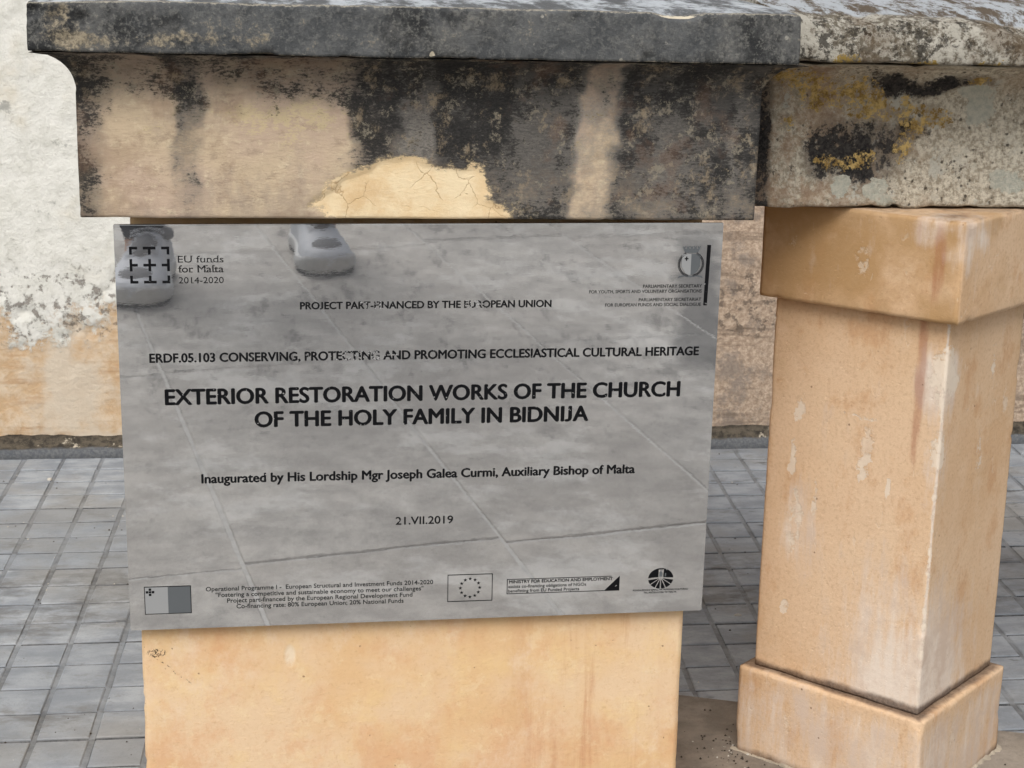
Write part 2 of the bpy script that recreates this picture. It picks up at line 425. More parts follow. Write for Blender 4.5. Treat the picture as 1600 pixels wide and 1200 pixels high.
def mat_wall():
    s = Sh('flaking_lime_wash')
    R, G, B, A = s.mask()                     # R whitewash left, G pits zone, B grey-brown zone
    fine = s.noise(110, 8, .76); med = s.noise(26, 6, .68); big = s.noise(5, 5, .6)
    lay = s.noise(1, 5, .6, co=s.mapped((6, 6, 60)))
    bare = s.mix(s.step(med, .36, .66), srgb(216, 184, 146, K), srgb(234, 214, 188, K))
    bare = s.mix(s.mth('MULTIPLY', s.step(lay, .5, .66), .5), bare, srgb(190, 150, 108, K))
    bare = s.mix(s.mth('MULTIPLY', s.step(big, .5, .62), .8), bare, srgb(226, 214, 196, K))
    grey = s.mix(s.step(fine, .38, .64), srgb(172, 150, 130, K), srgb(222, 200, 178, K))
    grey = s.mix(s.mth('MULTIPLY', s.step(s.noise(11, 8, .7), .5, .62), .7), grey, srgb(146, 136, 128, K))
    grey = s.mix(s.mth('MULTIPLY', s.step(lay, .52, .64), .5), grey, srgb(120, 104, 90, K))
    c = s.mix(s.step(s.perturb(B, med, .5), .4, .65), bare, grey)
    wash = s.mix(s.step(med, .4, .7), srgb(238, 238, 232, K * 1.1), srgb(222, 222, 214, K * 1.06))
    wash = s.mix(s.mth('MULTIPLY', s.step(s.noise(3.4, 5, .6), .52, .68), .6), wash, srgb(226, 212, 184, K))
    wash = s.mix(s.mth('MULTIPLY', s.step(s.noise(13, 10, .76), .58, .64), .55), wash, srgb(148, 150, 148, K))
    wash = s.mix(s.mth('MULTIPLY', s.step(s.noise(60, 8, .8), .56, .64), .4), wash, srgb(176, 172, 164, K))
    multi = s.noise(16, 11, .76)
    wm = s.step(s.perturb(s.perturb(R, multi, 2.2), fine, .8), .38, .66)
    c = s.mix(wm, c, wash)
    pit = s.step(s.noise(40, 9, .72), .535, .59)
    pit = s.mth('MULTIPLY', pit, s.step(s.perturb(G, med, 1.2), .42, .7))
    c = s.mix(s.mth('MULTIPLY', pit, .7), c, srgb(116, 104, 94, K))
    dots = s.mth('MULTIPLY', s.step(s.voro(20), .11, .05), s.step(s.noise(7, 3), .5, .6))
    c = s.mix(s.mth('MULTIPLY', dots, .8), c, srgb(96, 84, 76, K))
    s.color(c)
    h = s.mth('ADD', s.mth('MULTIPLY', fine, .8), s.mth('MULTIPLY', med, 1.6))
    h = s.mth('ADD', h, s.mth('MULTIPLY', wm, .7))
    h = s.mth('SUBTRACT', h, s.mth('MULTIPLY', pit, 1.3))
    s.bump(h, .5, .006)
    s.rough(.95)
    return s.m
def mat_skirt():
    s = Sh('mossy_cement')
    X, Y, Z = s.xyz()
    n = s.noise(55, 6, .75); f = s.noise(200, 5, .7)
    dk = s.mix(s.step(n, .38, .6), srgb(52, 48, 42, K), srgb(100, 92, 80, K))
    dk = s.mix(s.step(s.noise(22, 5, .7), .6, .66), dk, srgb(200, 190, 172, K))
    gr = s.mix(s.step(f, .35, .7), srgb(92, 96, 102, K), srgb(120, 122, 124, K))
    c = s.mix(s.step(s.perturb(Z, n, .008), .0165, .0195), gr, dk)
    s.color(c)
    s.bump(s.mth('ADD', n, f), .6, .004)
    s.rough(.85)
    return s.m
def mat_tile():
    s = Sh('grey_cement_tile')
    oi = s.t.nodes.new('ShaderNodeObjectInfo')
    X, Y, Z = s.xyz()
    fine = s.noise(240, 5, .7); med = s.noise(22, 6, .66, co=s.mapped((.6, 1, 1))); big = s.noise(3.2, 5, .6)
    c = s.mix(s.step(med, .36, .66), srgb(142, 149, 158, K), srgb(178, 184, 191, K))
    c = s.mix(s.mth('MULTIPLY', s.step(big, .46, .62), .55), c, srgb(154, 150, 142, K))
    c = s.mix(s.mth('MULTIPLY', oi.outputs['Random'], .35), c, srgb(128, 136, 146, K))
    c = s.mix(s.mth('MULTIPLY', s.step(fine, .5, .8), .3), c, srgb(104, 104, 104, K))
    st = s.step(s.noise(7, 6, .7, co=s.mapped((.8, 1.5, 1), (2, 1, 0))), .56, .7)
    c = s.mix(s.mth('MULTIPLY', st, .6), c, srgb(100, 96, 90, K))
    st2 = s.mth('MULTIPLY', s.step(s.noise(13, 5, .7, co=s.mapped((.6, 1.6, 1), (5, 3, 0))), .6, .68), s.step(X, .25, .5))
    c = s.mix(s.mth('MULTIPLY', st2, .7), c, srgb(62, 60, 58, K))
    band = s.mth('MULTIPLY', s.step(s.perturb(Y, big, .15), .52, .60), s.step(s.perturb(Y, big, .15), .90, .82))
    grm = s.mth('MULTIPLY', s.step(s.noise(11, 10, .78, co=s.mapped((.7, 1.3, 1), (3, 8, 0))), .44, .62), band)
    c = s.mix(s.mth('MULTIPLY', grm, .6), c, srgb(92, 90, 88, K))
    c = s.mix(s.mth('MULTIPLY', s.step(s.noise(30, 10, .8), .52, .66), .35), c, srgb(120, 120, 118, K))
    gro = s.step(Z, -.0003, -.0016)
    c = s.mix(gro, c, s.mix(s.step(s.noise(45, 5, .7), .36, .62), srgb(72, 74, 78, K), srgb(120, 121, 122, K)))
    s.color(c)
    s.bump(s.mth('ADD', fine, s.mth('MULTIPLY', med, 1.5)), .35, .0016)
    s.rough(s.mth('MULTIPLY_ADD', med, .3, .42))
    return s.m
def mat_flag(name='worn_flagstone', k=1.0, tint=None):
    s = Sh(name)
    oi = s.t.nodes.new('ShaderNodeObjectInfo')
    fine = s.noise(160, 5, .7); med = s.noise(14, 7, .68); big = s.noise(2.6, 5, .6)
    c = s.mix(s.step(med, .34, .66), srgb(150, 146, 140, K * k), srgb(188, 184, 176, K * k))
    c = s.mix(s.mth('MULTIPLY', s.step(big, .42, .62), .5), c, srgb(140, 136, 130, K * k))
    c = s.mix(s.mth('MULTIPLY', oi.outputs['Random'], .25), c, srgb(160, 150, 138, K * k))
    c = s.mix(s.mth('MULTIPLY', s.step(fine, .5, .8), .3), c, srgb(112, 106, 100, K * k))
    st = s.step(s.noise(5.5, 10, .76, co=s.mapped((2.2, .8, 1), (1, 4, 0), (0, 0, .2))), .54, .62)
    c = s.mix(s.mth('MULTIPLY', s.mth('MULTIPLY', st, .6), s.mth('MULTIPLY_ADD', s.step(s.xyz()[1], -.9, -1.9), .75, .25)), c, srgb(78, 74, 70, K * k))
    yy_ = s.xyz()[1]; far = s.step(yy_, -.7, -1.9)
    pl = s.step(s.noise(3.5, 9, .72, co=s.mapped((1, 1, 1), (7, 2, 0))), .5, .62)
    c = s.mix(s.mth('MULTIPLY', pl, .5), c, srgb(214, 212, 206, K * k))
    sk = s.step(s.noise(20, 9, .78), .57, .63)
    c = s.mix(s.mth('MULTIPLY', s.mth('MULTIPLY', sk, .6), s.mth('MULTIPLY_ADD', far, .8, .2)), c, srgb(70, 66, 62, K * k))
    X, Y, Z = s.xyz()                                    # long dark spill running away from the pier
    ln = s.mth('ABSOLUTE', s.mth('SUBTRACT', X, s.mth('MULTIPLY_ADD', Y, -.24, .33)))
    sp = s.mth('MULTIPLY', s.step(s.perturb(ln, s.noise(9, 5), .12), .075, .03), s.mth('MULTIPLY', s.step(Y, -3.0, -2.6), s.step(Y, -1.55, -1.7)))
    c = s.mix(s.mth('MULTIPLY', sp, .75), c, srgb(64, 62, 60, K * k))
    if tint: c = s.mix(1.0, c, tint, 'MULTIPLY')
    s.color(c)
    s.bump(s.mth('ADD', fine, s.mth('MULTIPLY', med, 3)), .5, .003)
    s.rough(.7)
    return s.m
def mat_simple(name, col, rough=.7, var=.25, scale=60, bump=.2, metal=0.0):
    s = Sh(name)
    n = s.noise(scale, 5, .65)
    s.color(s.mix(s.mth('MULTIPLY', s.step(n, .35, .7), var), col, tuple(c * .45 for c in col)))
    s.rough(rough)
    s.b.inputs['Metallic'].default_value = metal
    if bump: s.bump(n, bump, .001)
    return s.m
def mat_plaque():
    s = Sh('polished_steel')
    s.b.inputs['Metallic'].default_value = 1
    sm = s.noise(9, 6, .6, co=s.mapped((1, 1, 2.4)))
    fine = s.noise(60, 4, .6, co=s.mapped((1, 1, 3)))
    s.color(s.mix(s.step(sm, .3, .7), (.70, .72, .75), (.77, .785, .81)))
    s.rough(s.mth('MULTIPLY_ADD', sm, .022, .0))
    s.bump(s.noise(2.2, 3, .5), .12, .004, s.bump(fine, .012, .0005))
    film = s.t.nodes.new('ShaderNodeBsdfDiffuse')      # dust film and etched haze
    film.inputs[0].default_value = (.28, .29, .31, 1)
    mx = s.t.nodes.new('ShaderNodeMixShader')
    s.lk(s.mth('MULTIPLY_ADD', sm, .14, .10), mx.inputs[0])
    s.t.links.new(s.b.outputs[0], mx.inputs[1]); s.t.links.new(film.outputs[0], mx.inputs[2])
    s.t.links.new(mx.outputs[0], s.t.nodes['Material Output'].inputs[0])
    return s.m
def mat_ink(name, col, glint_flecks=True):
    s = Sh(name)
    s.b.inputs['Specular IOR Level'].default_value = .12
    s.rough(.5)
    s.color(col)
    if glint_flecks:                                     # glints on the glossy letters, put in as bright metal flecks
        X, Y, Z = s.xyz()
        z1 = s.mth('MULTIPLY', s.step(s.mth('ABSOLUTE', s.mth('ADD', X, .063)), .05, .012), s.step(s.mth('ABSOLUTE', s.mth('SUBTRACT', Z, .078)), .014, .006))
        z2 = s.mth('MULTIPLY', s.step(s.mth('ABSOLUTE', s.mth('SUBTRACT', X, .05)), .02, .008), s.step(s.mth('ABSOLUTE', s.mth('SUBTRACT', Z, .13)), .012, .006))
        z3 = s.mth('MULTIPLY', s.step(s.mth('ABSOLUTE', s.mth('ADD', X, .05)), .02, .008), s.step(s.mth('ABSOLUTE', s.mth('SUBTRACT', Z, .13)), .012, .006))
        zz = s.mth('MAXIMUM', z1, s.mth('MAXIMUM', z2, z3))
        wv = s.step(s.mth('ADD', s.noise(260, 3, .6), s.mth('MULTIPLY', zz, .14)), .68, .71)
        c2 = s.mix(wv, col, (.62, .63, .65)); s.color(c2)
        s.lk(wv, s.b.inputs['Metallic'])
    return s.m

M = dict(slab=mat_dark_slab(), mould=mat_moulding(), coping=mat_coping(), shaft=mat_shaft(), pillar=mat_pillar(),
         wall=mat_wall(), skirt=mat_skirt(), tile=mat_tile(), flag=mat_flag(), plinth=mat_flag('brown_flagstone', .62, (1.08, .98, .90)),
         steel=mat_plaque(), ink=mat_ink('black_enamel', (.004, .0045, .006)),
         inkplain=mat_ink('black_enamel_small', (.008, .009, .011), False),
         grey=mat_ink('grey_enamel', (.10, .11, .12), False), pale=mat_ink('pale_enamel', (.27, .28, .29), False),
         mortar=mat_simple('pale_mortar', srgb(190, 178, 160, K), .9, .6, 40, .4),
         lime=mat_simple('joint_lime', srgb(192, 190, 185, K), .9, .35, 30, .3),
         dirt=mat_simple('joint_dirt', srgb(112, 112, 112, K), .95, .5, 60, .5),
         ground=mat_simple('far_paving', srgb(150, 146, 138, K), .9, .3, 3, .2),
         pebble=mat_simple('pebble', srgb(205, 200, 190, K), .8, .3, 200, .3),
         darkpebble=mat_simple('dark_grit', srgb(70, 62, 54, K), .9, .3, 200, .3))

# ================================================================== GROUND
me = mesh('ground', [(-150, -150, -.03), (150, -150, -.03), (150, 150, -.03), (-150, 150, -.03)], [(0, 1, 2, 3)])
tag(link('ground', me, M['ground']), kind='structure')

# tiled pavement behind the pier
me = mesh('pavement', [(-3.4, -.06, -.0075), (3.6, -.06, -.0075), (3.6, 1.522, -.0075), (-3.4, 1.522, -.0075)], [(0, 1, 2, 3)])
pavement = tag(link('pavement', me, M['dirt']), kind='structure')
XP = .0705
def colx(j, y):
    x = -.634 + XP * j
    return x + (.049 + .046 * max(-1.2, min(1.5, x))) * (y - .8)
rows = [-.056, .25, .556, .862, 1.172, 1.488]
edge_line = lambda x, y: y - (.335 - .375 * (x - .29))           # <0: on the brown flag side
rt = random.Random(5)
for r in range(5):
    ya, yb = rows[r], rows[r + 1]
    for t in range(-9, 12):
        V, F = [], []
        dz = rt.uniform(.0004, .0014)
        tx, ty = rt.uniform(-.0006, .0006), rt.uniform(-.0006, .0006)
        for a in range(4):
            for b in range(4):
                j = t * 4 + a
                y0 = ya + (yb - ya) * b / 4; y1 = ya + (yb - ya) * (b + 1) / 4
                xm, ym = colx(j, (y0 + y1) / 2) + XP / 2, (y0 + y1) / 2
                if .3 < xm < 1.3 and edge_line(xm, ym) < -.03: continue
                if xm < -3.3 or xm > 3.5: continue
                gx0 = .0044 if a else .0048; gx1 = .0044 if a < 3 else .0048
                gy0 = .0044 if b else .0064; gy1 = .0044 if b < 3 else .0064
                jt = lambda: rt.uniform(-.0007, .0007)
                base = [(colx(j, y0) + gx0 * .55, y0 + gy0 * .5), (colx(j + 1, y0) - gx1 * .55, y0 + gy0 * .5),
                        (colx(j + 1, y1) - gx1 * .55, y1 - gy1 * .5), (colx(j, y1) + gx0 * .55, y1 - gy1 * .5)]
                ins = .0024
                sx, sy = (1, -1, -1, 1), (1, 1, -1, -1)
                hh = dz + rt.uniform(-.0004, .0004)
                n0 = len(V)
                for q, (bx_, by_) in enumerate(base): V.append((bx_, by_, -.0034))
                for q, (bx_, by_) in enumerate(base):
                    V.append((bx_ + sx[q] * ins * 0.5 + jt(), by_ + sy[q] * ins * .3 + jt(), -.0012 + hh))
                for q, (bx_, by_) in enumerate(base):
                    V.append((bx_ + sx[q] * ins + jt(), by_ + sy[q] * ins * .8 + jt(), hh + tx * (q in (1, 2)) * .5 + ty * (q > 1) * .5))
                for L in (0, 4):
                    for q in range(4):
                        F.append((n0 + L + q, n0 + L + (q + 1) % 4, n0 + L + 4 + (q + 1) % 4, n0 + L + 4 + q))
                F.append((n0 + 8, n0 + 9, n0 + 10, n0 + 11))
                # dirt packed in the column joint
                g0 = len(V)
                for (qx, qy) in ((colx(j + 1, y0) - gx1 * .9, y0), (colx(j + 1, y0) + .0035, y0), (colx(j + 1, y1) + .0035, y1), (colx(j + 1, y1) - gx1 * .9, y1)):
                    V.append((qx, qy, -.0009 + rt.uniform(-.0003, .0003)))
                F.append((g0, g0 + 1, g0 + 2, g0 + 3))
        if not V: continue
        # slab body under the ribs
        xa0, xb0, xb1, xa1 = colx(t * 4, ya), colx(t * 4 + 4, ya), colx(t * 4 + 4, yb), colx(t * 4, yb)
        n0 = len(V)
        if len(V) == 256:
            V += [(xa0 + .001, ya + .001, -.0034), (xb0 - .001, ya + .001, -.0034), (xb1 - .001, yb - .001, -.0034), (xa1 + .001, yb - .001, -.0034)]
            F.append((n0, n0 + 1, n0 + 2, n0 + 3))
        link('paving_tile', mesh('paving_tile', V, F), M['tile'], pavement)

# flagstones in front (seen in the plaque) : grid turned ten degrees
me = mesh('terrace', [(-4, -5.2, -.0012), (4.2, -5.2, -.0012), (4.2, -.06, -.0012), (-4, -.06, -.0012)], [(0, 1, 2, 3)])
terrace = tag(link('terrace', me, M['lime']), kind='structure')
def clip(poly, a, b, c):                # keep a*x+b*y<=c
    out = []
    for i in range(len(poly)):
        p, q = poly[i], poly[(i + 1) % len(poly)]
        dp, dq = a * p[0] + b * p[1] - c, a * q[0] + b * q[1] - c
        if dp <= 0: out.append(p)
        if dp * dq < 0:
            t = dp / (dp - dq); out.append((p[0] + (q[0] - p[0]) * t, p[1] + (q[1] - p[1]) * t))
    return out
def slab_mesh(poly, z0, z1, bev=.0018, jit=.0008, rnd=rt):
    cx = sum(p[0] for p in poly) / len(poly); cy = sum(p[1] for p in poly) / len(poly)
    # subdivide edges for a slightly wandering arris
    P = []
    for i in range(len(poly)):
        p, q = poly[i], poly[(i + 1) % len(poly)]
        n = max(1, int(math.hypot(q[0] - p[0], q[1] - p[1]) / .09))
        for k in range(n):
            t = k / n
            P.append((p[0] + (q[0] - p[0]) * t + (rnd.uniform(-jit, jit) if k else 0), p[1] + (q[1] - p[1]) * t + (rnd.uniform(-jit, jit) if k else 0)))
    n = len(P)
    def inset(p, d):
        L = math.hypot(cx - p[0], cy - p[1]) or 1
        return (p[0] + (cx - p[0]) / L * d * 1.3, p[1] + (cy - p[1]) / L * d * 1.3)
    V = [(x, y, z0) for x, y in P] + [(x, y, z1 - bev) for x, y in P] + [inset(p, bev) + (z1,) for p in P]
    F = [(i + L, (i + 1) % n + L, (i + 1) % n + n + L, i + n + L) for L in (0, n) for i in range(n)]
    F.append(tuple(2 * n + i for i in range(n)))
    return mesh('flagstone', V, F)
ang = math.radians(-10.5)
U = (math.cos(ang), math.sin(ang)); Wv = (-math.sin(ang), math.cos(ang))
UW, UL = .398, .94
for i in range(-11, 12):
    for j in range(-6, 3):
        off = (.0, .02, -.03, .015)[i % 4]
        u0, u1 = -.066 + (i) * UW + .003, -.066 + (i + 1) * UW - .003
        v0, v1 = -.727 + off + j * UL + .003, -.727 + off + (j + 1) * UL - .003
        poly = [(U[0] * u + Wv[0] * v, U[1] * u + Wv[1] * v) for u, v in ((u0, v0), (u1, v0), (u1, v1), (u0, v1))]
        for abc in ((0, 1, -.064), (0, -1, 5.15), (1, 0, 4.1), (-1, 0, 3.9)):
            poly = clip(poly, *abc)
            if len(poly) < 3: break
        if len(poly) < 3: continue
        if max(p[1] for p in poly) - min(p[1] for p in poly) < .03: continue
        link('flagstone', slab_mesh(poly, -.004, rt.uniform(.0, .0014)), M['flag'], terrace)
# brown flags under the pillar
for poly in ([(.27, -.062), (.52, -.062), (.70, .178), (.27, .339)], [(.527, -.062), (1.35, -.062), (.707, .176)]):
    link('flagstone', slab_mesh(poly, -.004, .0065, .003, .002), M['plinth'], terrace)

# ================================================================== WALL BEHIND
wall = tag(empty('church_wall', (0, 1.522, 0)), 'old church wall with peeling white limewash over beige stone, behind the pier', 'wall')
def wall_mask(P):
    x, z = P[:, 0], P[:, 2]
    n = fbm(P, 9, 4, 2); n2 = fbm(P, 3, 3, 5)
    zb = .235 + (n - .5) * .16 + np.interp(x, [-.7, -.62, -.5, -.42, -.35], [.06, .0, -.015, .03, .02])
    Rm = np.clip(.5 + (z - zb) * 6, 0, 1) * sst(.35, .05, x - (n2 - .5) * .3)
    G = np.exp(-((z - .29) / .065) ** 2) * 1.05 + .2
    B = sst(.2, .6, x)
    return Rm, G, B
def wall_warp(V, V0):
    m = (V0[:, 1] < 1e-6)
    R_, G_, B_ = wall_mask(V0)
    b = fbm(V0, 6, 4, 9) - .5
    V = V.copy()
    V[:, 1] += np.where(m, b * .012 - .0018 * sst(.3, .7, R_) + .006 * sst(.62, .72, fbm(V0, 28, 3, 4)) * np.clip(G_, 0, 1), 0)
    return V
stone('render_coat', (-.95, 0, .0), (1.75, .2, 1.05), (.008, .07, .008), M['wall'], wall, bev=.0005, amp=.0004, warp=wall_warp, maskf=wall_mask, chips=0)
# the wall goes on to both sides and upwards, coarser
for nm, lo, hi in (('wall_stretch', (-6, .004, 0), (-.95, .2, 1.05)), ('wall_stretch', (1.75, .004, 0), (7, .2, 1.05)), ('wall_stretch', (-6, .004, 1.05), (7, .2, 3.6))):
    lo = (lo[0], 0, lo[2])
    stone(nm, lo, hi, (.05, .1, .05), M['wall'], wall, bev=.0005, amp=.0004, warp=wall_warp, maskf=wall_mask, chips=0)
# cement fillet along the foot
V, F = [], []
prof = [(-.034, -.006), (-.033, .004), (-.030, .016), (-.022, .019), (-.012, .027), (.004, .040), (.004, -.006)]
nx = 420
for i in range(nx + 1):
    x = -3 + 6.4 * i / nx
    for k, (dy, z) in enumerate(prof):
        q = np.array([[x, dy * 3, z * 3]])
        a = float(fbm(q, 14, 3, 1)[0] - .5); b = float(fbm(q, 22, 3, 6)[0] - .5)
        V.append((x, dy + (a * .008 if 0 < k < 5 else 0), z + (b * .012 if 1 < k < 6 else 0)))
n = len(prof)
for i in range(nx):
    for k in range(n - 1):
        F.append((i * n + k, (i + 1) * n + k, (i + 1) * n + k + 1, i * n + k + 1))
link('skirting', mesh('skirting', V, F), M['skirt'], wall, True)

# ================================================================== PIER WITH CAP
zm, zs, zt = .6698, .8249, .8717
pier = tag(empty('stone_pier', (0, 0, 0)), 'broad honey coloured stone pier with blackened moulded cap, carrying the steel plaque', 'pier')
def shaft_warp(V, V0):
    V = V.copy(); V[:, 0] += .0012 * (fbm(V0, 7, 3, 3) - .5) * 2
    return V
stone('shaft', (-.2871, 0, 0), (.2871, .574, zm - .0005), (.006, .05, .006), M['shaft'], pier, bev=.0028, amp=.0007, nscale=12, seed=1, warp=shaft_warp)
PX = np.array([120, 145, 170, 245, 260, 300, 320, 520, 540, 595, 610, 650, 665, 755, 790, 870, 885, 935, 955, 1010, 1060, 1110, 1125, 1145, 1175], float)
PXx = -.329 + (PX - 120) * .6237e-3
Dtop = [.9, .8, .52, .5, .78, .72, .58, .6, .8, .9, .66, .66, .95, .9, .7, .72, .42, .42, .88, .68, .74, .8, .58, .7, .9]
Dmid = [.75, .5, .04, .06, .48, .44, .10, .2, .9, .9, .32, .3, .95, .9, .58, .6, .10, .12, .86, .52, .6, .8, .40, .6, .85]
Dlow = [.7, .45, .0, .02, .34, .34, .04, .08, .5, .6, .4, .4, .7, .68, .52, .54, .10, .16, .6, .46, .52, .7, .46, .55, .78]
Gb = [.5, .4, .05, .1, .7, .6, .15, .35, .7, .9, .9, .8, .9, .9, 1, .9, .25, .3, .9, 1, 1, 1, 1, 1, 1]
patch = [(-.118, .682), (-.108, .694), (-.088, .705), (-.078, .714), (-.052, .718), (-.040, .725), (-.012, .7265), (.012, .722), (.045, .724), (.060, .716), (.064, .703), (.060, .692), (.078, .680), (.082, .660), (-.075, .660), (-.10, .674)]
def poly_sd(x, z, P):
    """signed distance (positive inside)"""
    d = np.full(x.shape, 1e9); ins = np.zeros(x.shape, bool)
    for i in range(len(P)):
        (ax, az), (bx, bz) = P[i], P[(i + 1) % len(P)]
        ex, ez = bx - ax, bz - az
        t = np.clip(((x - ax) * ex + (z - az) * ez) / (ex * ex + ez * ez), 0, 1)
        d = np.minimum(d, np.hypot(x - ax - t * ex, z - az - t * ez))
        c = ((az > z) != (bz > z)) & (x < (bx - ax) * (z - az) / ((bz - az) or 1e-9) + ax)
        ins ^= c
    return np.where(ins, d, -d)
def mould_mask(P):
    x, y, z = P.T
    xs = x + (fbm(P, 16, 3, 1) - .5) * .034 + (fbm(P, 60, 3, 13) - .5) * .022
    t, m, l = np.interp(xs, PXx, Dtop), np.interp(xs, PXx, Dmid), np.interp(xs, PXx, Dlow)
    z = z + (fbm(P, 14, 3, 7) - .5) * .05 + (fbm(P, 50, 3, 17) - .5) * .02
    R = np.where(z > .757, m + (t - m) * sst(.757, .80, z), l + (m - l) * sst(.695, .757, z))
    R = R + .12 * sst(.795, .822, z)
    Aa = blob(x, z, -.22, .765, .11, .02) * .55 + blob(x, z, -.11, .760, .08, .022) * .8 + blob(x, z, .16, .73, .02, .04) * .3 + blob(x, z, -.045, .75, .03, .03) * .4
    side = y > -.038
    R = np.where(side, .45 + .5 * sst(.7, .8, z), R)
    G = np.clip(.5 + poly_sd(P[:, 0] + (fbm(P, 38, 4, 12) - .5) * .022, P[:, 2] + (fbm(P, 45, 4, 2) - .5) * .022, patch) * 45, 0, 1)
    G = np.where(side, 0, G)
    B = np.interp(xs, PXx, Gb) * (.45 + .55 * sst(.66, .8, z)) + .25 * sst(-.05, .0, x)
    return R, G, np.clip(B, 0, 1), Aa
def mould_warp_factory(X, Y0, Y1, ztop, over=.037, drop=.034):
    cy = (Y0 + Y1) / 2; hy = (Y1 - Y0) / 2
    cx = (X[0] + X[1]) / 2; hx = (X[1] - X[0]) / 2
    def f(V, V0):
        V = V.copy()
        t = np.clip((V0[:, 2] - (ztop - drop)) / drop, 0, 1)
        e = over * (1 - np.sqrt(np.clip(1 - t ** 2, 0, 1))) * .98
        V[:, 0] = cx + (V[:, 0] - cx) * (hx + e) / hx
        V[:, 1] = cy + (V[:, 1] - cy) * (hy + e) / hy
        return V
    return f
mw = mould_warp_factory((-.329, .329), -.042, .616, zs)
def mw2(V, V0):
    V = mw(V, V0)
    g = mould_mask(V0)[1]
    front = V0[:, 1] < -.03
    V[:, 1] += np.where(front, .0022 * sst(.45, .6, g) + .004 * (fbm(V0, 5, 3, 5) - .5), 0)
    return V
stone('cap_moulding', (-.329, -.042, zm), (.329, .616, zs), (.003, .04, .0032), M['mould'], pier, bev=.0016, amp=.0008, seed=2, warp=mw2, maskf=mould_mask, chips=.35)
def slab_mask(P):
    x, y, z = P.T
    R = .42 * blob(x, z, -.25, .836, .09, .008) + .62 * blob(x, z, -.335, .85, .018, .03) + .2 * blob(x, z, -.14, .845, .12, .014) + .10
    Aa = 1 - .8 * sst(.003, .0, np.minimum(z - zs, zt - z))
    G = 1.2 * blob(x, z, .233, .8735, .018, .0052) * sst(-.072, -.0765, y) + 1.1 * blob(x, z, .0, .829, .003, .0025)
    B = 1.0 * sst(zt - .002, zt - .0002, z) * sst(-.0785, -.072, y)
    return np.clip(R, 0, 1), np.clip(G, 0, 1), B, Aa
def slab_warp(V, V0):
    V = V.copy(); x, y, z = V0.T
    fr = sst(-.03, -.079, y)
    chip = blob(x, z, .233, .8735, .018, .0055)
    V[:, 1] += fr * chip * .012
    V[:, 2] -= sst(-.04, -.079, y) * sst(zt - .006, zt, z) * np.clip(1.5 - np.abs(x - .233) / .018, 0, 1) * .005
    for cx, cz, r, dp in ((-.340, .858, .014, .006), (-.318, .856, .009, .006), (-.333, .838, .014, .005), (-.36, .866, .012, .008), (.205, .828, .008, .004), (.262, .827, .012, .003), (.0, .828, .005, .003)):
        q = np.clip(1 - np.hypot(x - cx, (z - cz) * 1.1) / r, 0, 1) * (.6 + fbm(V0, 90, 3, 3))
        V[:, 1] += fr * q * dp
    V[:, 2] += (.004 * (fbm(V0, 6, 3, 6) - .5) + .055 * np.clip(y + .079, 0, .5)) * sst(zs + .005, zt, z)
    V[:, 2] -= .0035 * sst(-.25, -.36, x) * sst(zs + .005, zt, z)
    return V
stone('cap_slab', (-.3656, -.079, zs), (.3535, .653, zt), (.003, .02, .003), M['slab'], pier, bev=.0018, amp=.0007, nscale=30, seed=3, warp=slab_warp, maskf=slab_mask, chips=.8)

# ================================================================== RIGHT-HAND BALUSTRADE
cop = tag(empty('balustrade_coping', (0, 0, 0)), 'pale lichen-spotted stone coping running right from the pier over the pillar', 'coping')
def bl(x, z, *L):
    r = 0
    for a in L: r = np.maximum(r, blob(x, z, *a))
    return r
def cop_mask(P):
    x, y, z = P.T
    n = fbm(P, 14, 4, 4)
    xx = x + (n - .5) * .05; zz = z + (fbm(P, 16, 4, 8) - .5) * .04
    R = .06 + .86 * bl(xx, zz, (.465, .732, .060, .044), (.51, .752, .028, .020), (.425, .72, .02, .03), (.49, .805, .03, .014), (.55, .80, .07, .010))
    R = np.maximum(R, .92 * sst(.379, .366, x))  # shade beside the pier cap, painted dark along the joint
    R = R + .18 * sst(.79, .82, z) + .1 * sst(.69, .672, z)
    R = R - .25 * blob(x, z, .40, .755, .025, .04) + .30 * sst(.56, .44, x) * (fbm(P, 22, 4, 9) - .1)
    G = .74 * bl(xx, zz, (.412, .802, .026, .018), (.424, .786, .020, .014), (.456, .790, .018, .022), (.474, .780, .020, .014), (.512, .775, .018, .018), (.524, .757, .016, .020), (.515, .735, .014, .018), (.55, .765, .02, .01),
                 (.465, .718, .014, .010), (.44, .71, .014, .010), (.395, .76, .007, .008), (.597, .803, .014, .006), (.54, .775, .014, .008))
    B = 1.0 * bl(xx, zz, (.607, .772, .024, .022), (.60, .79, .03, .01), (.49, .69, .018, .014), (.505, .68, .016, .008), (.450, .686, .011, .012), (.63, .70, .03, .012))
    B = B * 1.0
    side = y > .08
    return np.clip(np.where(side, .45, R), 0, 1), np.where(side, .1, G), np.where(side, .1, B)
cw = mould_warp_factory((.30, 1.15), .059, .300, zs, .060, .040)
def cw2(V, V0):
    V = cw(V, V0)
    V[:, 1] += .009 * (fbm(V0, 7, 4, 2) - .5) * sst(.1, .06, V0[:, 1])
    lo_ = sst(zm + .01, zm, V0[:, 2]); V[:, 2] += lo_ * .004 * (fbm(V0, 30, 3, 1) - .3)
    return V
stone('moulding', (.30, .059, zm), (1.15, .300, zs), (.0045, .03, .0042), M['coping'], cop, bev=.003, amp=.0013, nscale=40, seed=5, warp=cw2, maskf=cop_mask, chips=1)
